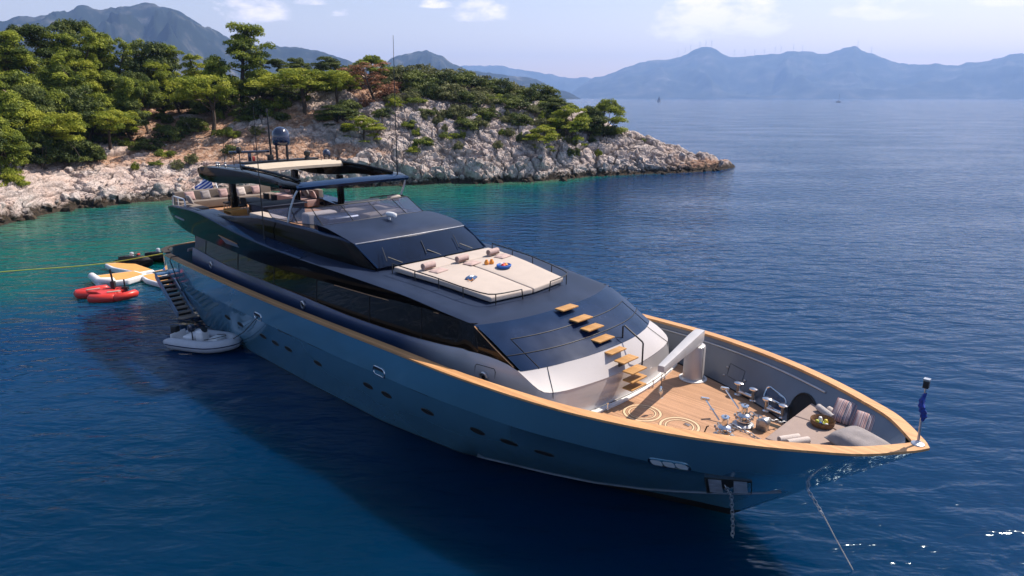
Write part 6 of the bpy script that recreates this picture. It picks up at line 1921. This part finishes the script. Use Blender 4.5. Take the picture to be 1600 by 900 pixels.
# skyline trees of the wood (column, metres inland, top row, width)
for k_, px, inl, top, wd, kind in (
        ('pine_a', -60, 36, 40, 90, 'p'), ('pine_c', -20, 34, 52, 80, 'd'), ('pine_b', 18, 36, 46, 80, 'p'), ('pine_a', 50, 33, 56, 70, 'p'), ('pine_c', 76, 37, 40, 76, 'd'), ('pine_b', 103, 34, 50, 66, 'p'), ('pine_c', 128, 36, 27, 74, 'd'),
        ('pine_a', 152, 33, 52, 70, 'p'), ('pine_b', 178, 35, 58, 64, 'p'), ('pine_a', 203, 33, 66, 60, 'p'), ('full_b', 243, 32, 55, 84, 'd'), ('pine_b', 275, 34, 68, 70, 'p'), ('pine_d', 305, 32, 84, 56, 'b'), ('pine_a', 225, 36, 66, 60, 'p'), ('pine_a', 0, 40, 42, 80, 'p'), ('pine_b', 165, 40, 50, 70, 'p')):
    plant(k_, px, inl, top, wd, LW[kind], 'tree', WOOD)
for k_, px, inl, top, wd, kind in (
        ('full_a', -40, 26, 92, 90, 'p'), ('pine_b', 8, 25, 84, 84, 'p'), ('full_a', 45, 25, 96, 80, 'p'), ('full_d', 84, 26, 92, 84, 'p'), ('pine_a', 118, 24, 86, 70, 'p'), ('pine_d', 150, 25, 92, 66, 'b'), ('full_a', 186, 25, 100, 74, 'p'), ('full_b', 216, 24, 104, 70, 'd'), ('pine_d', 256, 26, 96, 60, 'b'), ('full_b', 286, 25, 112, 64, 'd'),
        ('full_d', 26, 18, 128, 80, 'p'), ('full_b', 64, 18, 122, 74, 'd'), ('full_a', 98, 18, 128, 70, 'p'), ('full_b', 134, 18, 126, 76, 'd'), ('full_a', 168, 19, 134, 62, 'p'), ('full_d', 196, 20, 128, 66, 'p'), ('umb_c', 236, 19, 116, 60, 'p'), ('full_b', 208, 18, 150, 60, 'd'), ('full_b', 158, 17.5, 160, 60, 'd'),
        ('full_b', -30, 16, 140, 80, 'd'), ('full_a', 2, 16, 150, 70, 'p'), ('full_b', 40, 16, 150, 70, 'd'), ('full_b', 108, 16.5, 152, 64, 'd'), ('full_a', -60, 20, 110, 100, 'p')):
    plant(k_, px, inl, top, wd, LW[kind], 'tree', WOOD)
for k_, px, inl in (('pine_a', -130, 30), ('full_b', -190, 26), ('pine_b', -240, 32), ('full_a', -290, 25), ('pine_a', -350, 30), ('full_d', -420, 26), ('pine_c', -480, 32), ('full_b', -130, 20), ('full_a', -230, 19)):
    plant(k_, px, inl, None, None, LW['p'], 'tree', WOOD)
# single trees one can point at
S_ = [('umb_a', 330, 13.5, 116, 98, 'bright umbrella pine standing alone left of the radar dome'), ('umb_b', 76, 13.5, 172, 100, 'bright spreading pine at the left, just above the bare rock'), ('umb_b', 172, 15.5, 171, 78, 'low wide pine with crooked trunks beside the red soil'),
      ('pine_b', 378, 22, 35, 92, 'tallest pine on the skyline, standing behind the satellite dome'), ('full_a', 350, 20, 74, 60, 'broad pine below the tallest pine on the skyline'), ('full_a', 408, 19, 98, 66, 'round green pine right below the tallest skyline pine'),
      ('umb_a', 478, 13.5, 106, 118, 'spreading bright pine with a bare trunk above the cliff'), ('umb_b', 528, 15, 114, 70, 'bright pine touching the spreading cliff pine on its right'), ('full_b', 466, 30, 86, 44, 'small dark round tree on the skyline left of the antenna'),
      ('full_b', 514, 30, 84, 54, 'dark bushy tree on the skyline between two pines'), ('full_d', 582, 26, 80, 66, 'thin topped pine on the skyline beside the tall antenna'), ('dead_a', 588, 15.5, 96, 92, 'reddish brown dead pine on the ridge'),
      ('full_c', 568, 5.0, 176, 62, 'bright yellow green pine hanging on the white cliff face'), ('full_b', 528, 9, 160, 76, 'dark green tree on the cliff beside the bright hanging pine'), ('full_c', 848, 4.0, 191, 58, 'round bright yellow green pine low on the rocky point'),
      ('full_c', 890, 6.0, 157, 76, 'bright bushy pine near the end of the point'), ('full_d', 946, 9.5, 147, 74, 'wide flat pine, the last tree on the point'), ('full_b', 922, 7.5, 160, 60, 'dark bushy tree between the last two pines of the point'), ('full_b', 868, 14, 150, 60, 'dark green tree on the skyline above the bright point pine'),
      ('pine_c', 438, 24, 92, 50, 'dark pine on the skyline between the tallest pine and the round trees'), ('full_a', 14, 15, 182, 66, 'olive green pine at the left picture edge above the rock')]
for k_, px, inl, top, wd, lb in S_: plant(k_, px, inl, top, wd, lb, 'tree', None)
# shrubs : (column, inland, width, kind)
SH = 'shrubs of the headland'
SL = {'bush_a': 'dark green shrub on the headland slope', 'bush_b': 'dull olive shrub on the headland slope', 'bush_c': 'mid green shrub on the headland slope', 'bush_d': 'bright green shrub on the headland slope', 'bush_dead': 'rusty dry shrub on the headland slope'}
SPEC = [('bush_d', 22, 10.5, 50), ('bush_a', 118, 12.5, 74), ('bush_a', 146, 13.0, 50), ('bush_c', 258, 11, 30), ('bush_c', 244, 8.0, 22), ('bush_a', 92, 14, 60), ('bush_a', 60, 14, 70), ('bush_a', 232, 14, 50), ('bush_a', 268, 16, 52), ('bush_c', 352, 12, 40), ('bush_a', 300, 17, 50),
        ('bush_b', 632, 25, 60), ('bush_a', 650, 21, 70), ('bush_b', 668, 27, 60), ('bush_a', 690, 24, 66), ('bush_b', 712, 27, 70), ('bush_a', 730, 23, 66), ('bush_b', 752, 26, 60), ('bush_a', 776, 22, 66), ('bush_b', 800, 24, 60), ('bush_a', 822, 21, 60), ('bush_a', 846, 22, 60),
        ('bush_b', 640, 15, 50), ('bush_a', 668, 16.5, 56), ('bush_b', 700, 16, 62), ('bush_a', 728, 15.5, 52), ('bush_b', 752, 15, 56), ('bush_c', 782, 16, 46), ('bush_a', 806, 14, 56), ('bush_b', 832, 14, 50), ('bush_a', 860, 13.5, 44), ('bush_dead', 570, 14, 40), ('bush_dead', 606, 16, 46), ('bush_dead', 622, 22, 40), ('bush_dead', 560, 22, 46),
        ('bush_a', 730, 8.5, 56), ('bush_b', 716, 10.5, 48), ('bush_b', 748, 9.5, 46), ('bush_a', 760, 12, 50), ('bush_c', 702, 6.0, 36), ('bush_d', 648, 3.4, 30), ('bush_c', 660, 4.3, 32), ('bush_a', 664, 10, 34), ('bush_b', 790, 10, 36), ('bush_a', 812, 10, 44), ('bush_c', 905, 8.5, 50), ('bush_a', 930, 9, 50), ('bush_a', 958, 10.5, 36), ('bush_b', 880, 9, 40), ('bush_a', 1004, 8, 16), ('bush_c', 640, 8, 30),
        ('bush_a', 400, 16, 60), ('bush_c', 430, 17, 50), ('bush_a', 452, 19, 60), ('bush_b', 420, 22, 60), ('bush_c', 500, 20, 60), ('bush_a', 540, 21, 60), ('bush_b', 480, 24, 60), ('bush_b', 548, 28, 50), ('bush_a', 612, 27, 56), ('bush_b', 596, 24, 56), ('bush_c', 385, 15, 40), ('bush_a', 440, 12.5, 30), ('bush_c', 512, 10.5, 40), ('bush_a', 545, 12, 50), ('bush_a', 600, 10, 40), ('bush_d', 618, 12.5, 34), ('bush_b', 410, 28, 60), ('bush_a', 330, 22, 60), ('bush_b', 310, 25, 60), ('bush_a', 360, 27, 60), ('bush_a', 870, 10.5, 44), ('bush_b', 842, 10, 36)]
for k_, px, inl, wd in SPEC:
    o = plant(k_, px, inl, None, wd * 1.0, SL[k_], 'shrub', SH, name='shrub', sink=.15)
    o.scale = (o.scale[0], o.scale[1], o.scale[0] * trng.uniform(.75, 1.15))
_sr = random.Random(21)
for k_ in range(46):      # low tufts between the rocks
    px = _sr.uniform(640, 960); inl = _sr.uniform(3.0, 13) * (1 if px < 880 else .7)
    o = plant(_sr.choice(['bush_a', 'bush_b', 'bush_b', 'bush_c']), px, inl, None, _sr.uniform(9, 20), None, 'shrub', SH, name='shrub', sink=.05)
    o['label'] = {'bush_a_crown': ''}.get('', 'small scrubby tuft growing between the rocks of the point')
for k_ in range(34):      # denser scrub on the crest of the point
    px = _sr.uniform(636, 872); inl = _sr.uniform(11, 25); kk = _sr.choice(['bush_a', 'bush_b', 'bush_a', 'bush_c'])
    o = plant(kk, px, inl, None, _sr.uniform(26, 46), SL[kk], 'shrub', SH, name='shrub', sink=.15)
for k_ in range(30):
    px = _sr.uniform(180, 630); inl = _sr.uniform(6, 26)
    o = plant(_sr.choice(['bush_a', 'bush_b', 'bush_c']), px, inl, None, _sr.uniform(10, 30), None, 'shrub', SH, name='shrub', sink=.05)
    o['label'] = 'small green tuft on the stony slope behind the yacht'
# ------------------------------------------------------------------ far away: sails and wind turbines
def sailboat(loc, rz, hgt, label, sails=True):
    s = empty('sailing_boat', loc, rz, label, 'sailboat', 'sailing boats on the strait', scale=hgt / 16)
    secs = []
    for x, w_, z in ((-5.5, 1.3, 1.2), (-2, 1.8, 1.1), (2, 1.6, 1.2), (5.2, .4, 1.5), (6, .05, 1.6)):
        secs.append([(x, -w_, z), (x, -w_ * .7, 0), (x, 0, -.4), (x, w_ * .7, 0), (x, w_, z)])
    m = MB(); m.grid(secs); m.grid([[r[0], r[4]] for r in secs]); m.add(secs[0], [(0, 1, 2, 3, 4)]); m.build('hull', M_['navy' if not sails else 'white'], s)
    m = MB(); m.box((-.5, 0, 1.6), (4.5, 2, .9)); m.build('cabin', M_['white'], s, bevel=.2)
    m = MB(); m.tube([(.6, 0, 1), (.6, 0, 16)], .16, 6); m.tube([(.6, 0, 2.6), (-4.5, 0, 2.6)], .14, 6); m.build('mast', M_['black'], s)
    if sails:
        m = MB(); m.grid([[(.45 - 4.7 * (1 - t) * q, .5 * math.sin(math.pi * q) * (1 - t), 2.8 + 12.8 * t) for q in np.linspace(0, 1, 6)] for t in np.linspace(0, 1, 8)]); m.build('main_sail', M_['sail'], s, smooth=True, recalc=False)
        m = MB(); m.grid([[(5.6 - 4.6 * (t + (1 - t) * q), .6 * math.sin(math.pi * q) * (1 - t), 1.8 + 11.5 * t) for q in np.linspace(0, 1, 6)] for t in np.linspace(0, 1, 8)]); m.build('head_sail', M_['sail'], s, smooth=True, recalc=False)
M_['sail'] = paint('grey_sail', (.42, .42, .46), .8, var=.06, scale=.2)
def far_at(px, D): a = px_az(px); return (math.sin(a) * D, math.cos(a) * D, 0)
sailboat(far_at(1030, 2100), 2.6, 17, 'small grey sailboat under sail, the left one far out')
sailboat(far_at(1311, 2000), .3, 20, 'distant dark hulled boat with bare mast, right of the sail', sails=False)
sailboat(far_at(1498, 5200), .3, 18, 'tiny boat near the far right horizon', sails=False)
def turbine(loc, rz, ph):
    m = MB(); m.tube([(0, 0, -5), (0, 0, 78)], [3.6, 2.2], 6)
    for k_ in range(3):
        A = ph + k_ * 2.0944; m.tube([(2, 0, 78), (2, 34 * math.sin(A), 78 + 34 * math.cos(A))], [2.0, .7], 5)
    m.box((0, 0, 78), (9, 4, 4))
    o = m.build('wind_turbine', M_['white'], None); o.location = loc; o.rotation_euler = (0, 0, rz)
    return tag(o, 'tiny white wind turbine on the ridge of the far mountains', 'wind turbine', 'wind turbines on the far ridge')
for i, px in enumerate((1055, 1066, 1074, 1088, 1097, 1106, 1142, 1158, 1173, 1188, 1204, 1213, 1232, 1246, 1330, 1352)):
    a = px_az(px); h_ = float(np.interp(px, far_px, far_h))
    turbine((math.sin(a) * far_D, math.cos(a) * far_D, h_ - 6), 4.2 - a + .3 * math.sin(i), i * .7)

# ------------------------------------------------------------------ fallen blocks along the waterline
def rubble():
    rng = np.random.default_rng(5); m = MB()
    ico = bmesh.new(); bmesh.ops.create_icosphere(ico, subdivisions=1, radius=1.0)
    BV = np.array([v.co[:] for v in ico.verts]); ico.verts.index_update(); BF = [tuple(v.index for v in f.verts) for f in ico.faces]; ico.free()
    for k_ in range(230):
        i = rng.integers(2, len(AZ_T) - 14); d = rng.normal() * 1.0 + .6 if k_ < 140 else rng.random() * 16
        j = int(np.searchsorted(DG, d)); x, y, z = TX[i, j], TY[i, j], TZ[i, j]
        s = float(np.exp(rng.normal() * .5)) * (.38 if k_ < 140 else .30)
        q = BV * (1 + rng.normal(size=(len(BV), 1)) * .22) * np.array([s * 1.3, s, s * .75])
        q = np.sign(q) * np.minimum(np.abs(q), s * rng.uniform(.6, 1.0, 3))
        a, b_ = rng.random(2) * 6.28; Rm = np.array(Matrix.Rotation(a, 3, 'Z') @ Matrix.Rotation(b_ * .12, 3, 'X') @ Matrix.Rotation(.4, 3, 'Y'))
        m.add((q @ Rm.T + np.array([x, y, max(z, -.1) + s * .15])).tolist(), BF)
    o = m.build('shore_rubble', ter.data.materials[0], None)
    return tag(o, 'fallen pale rocks scattered along the waterline of the headland', 'rocks', kind='stuff')
rubble()
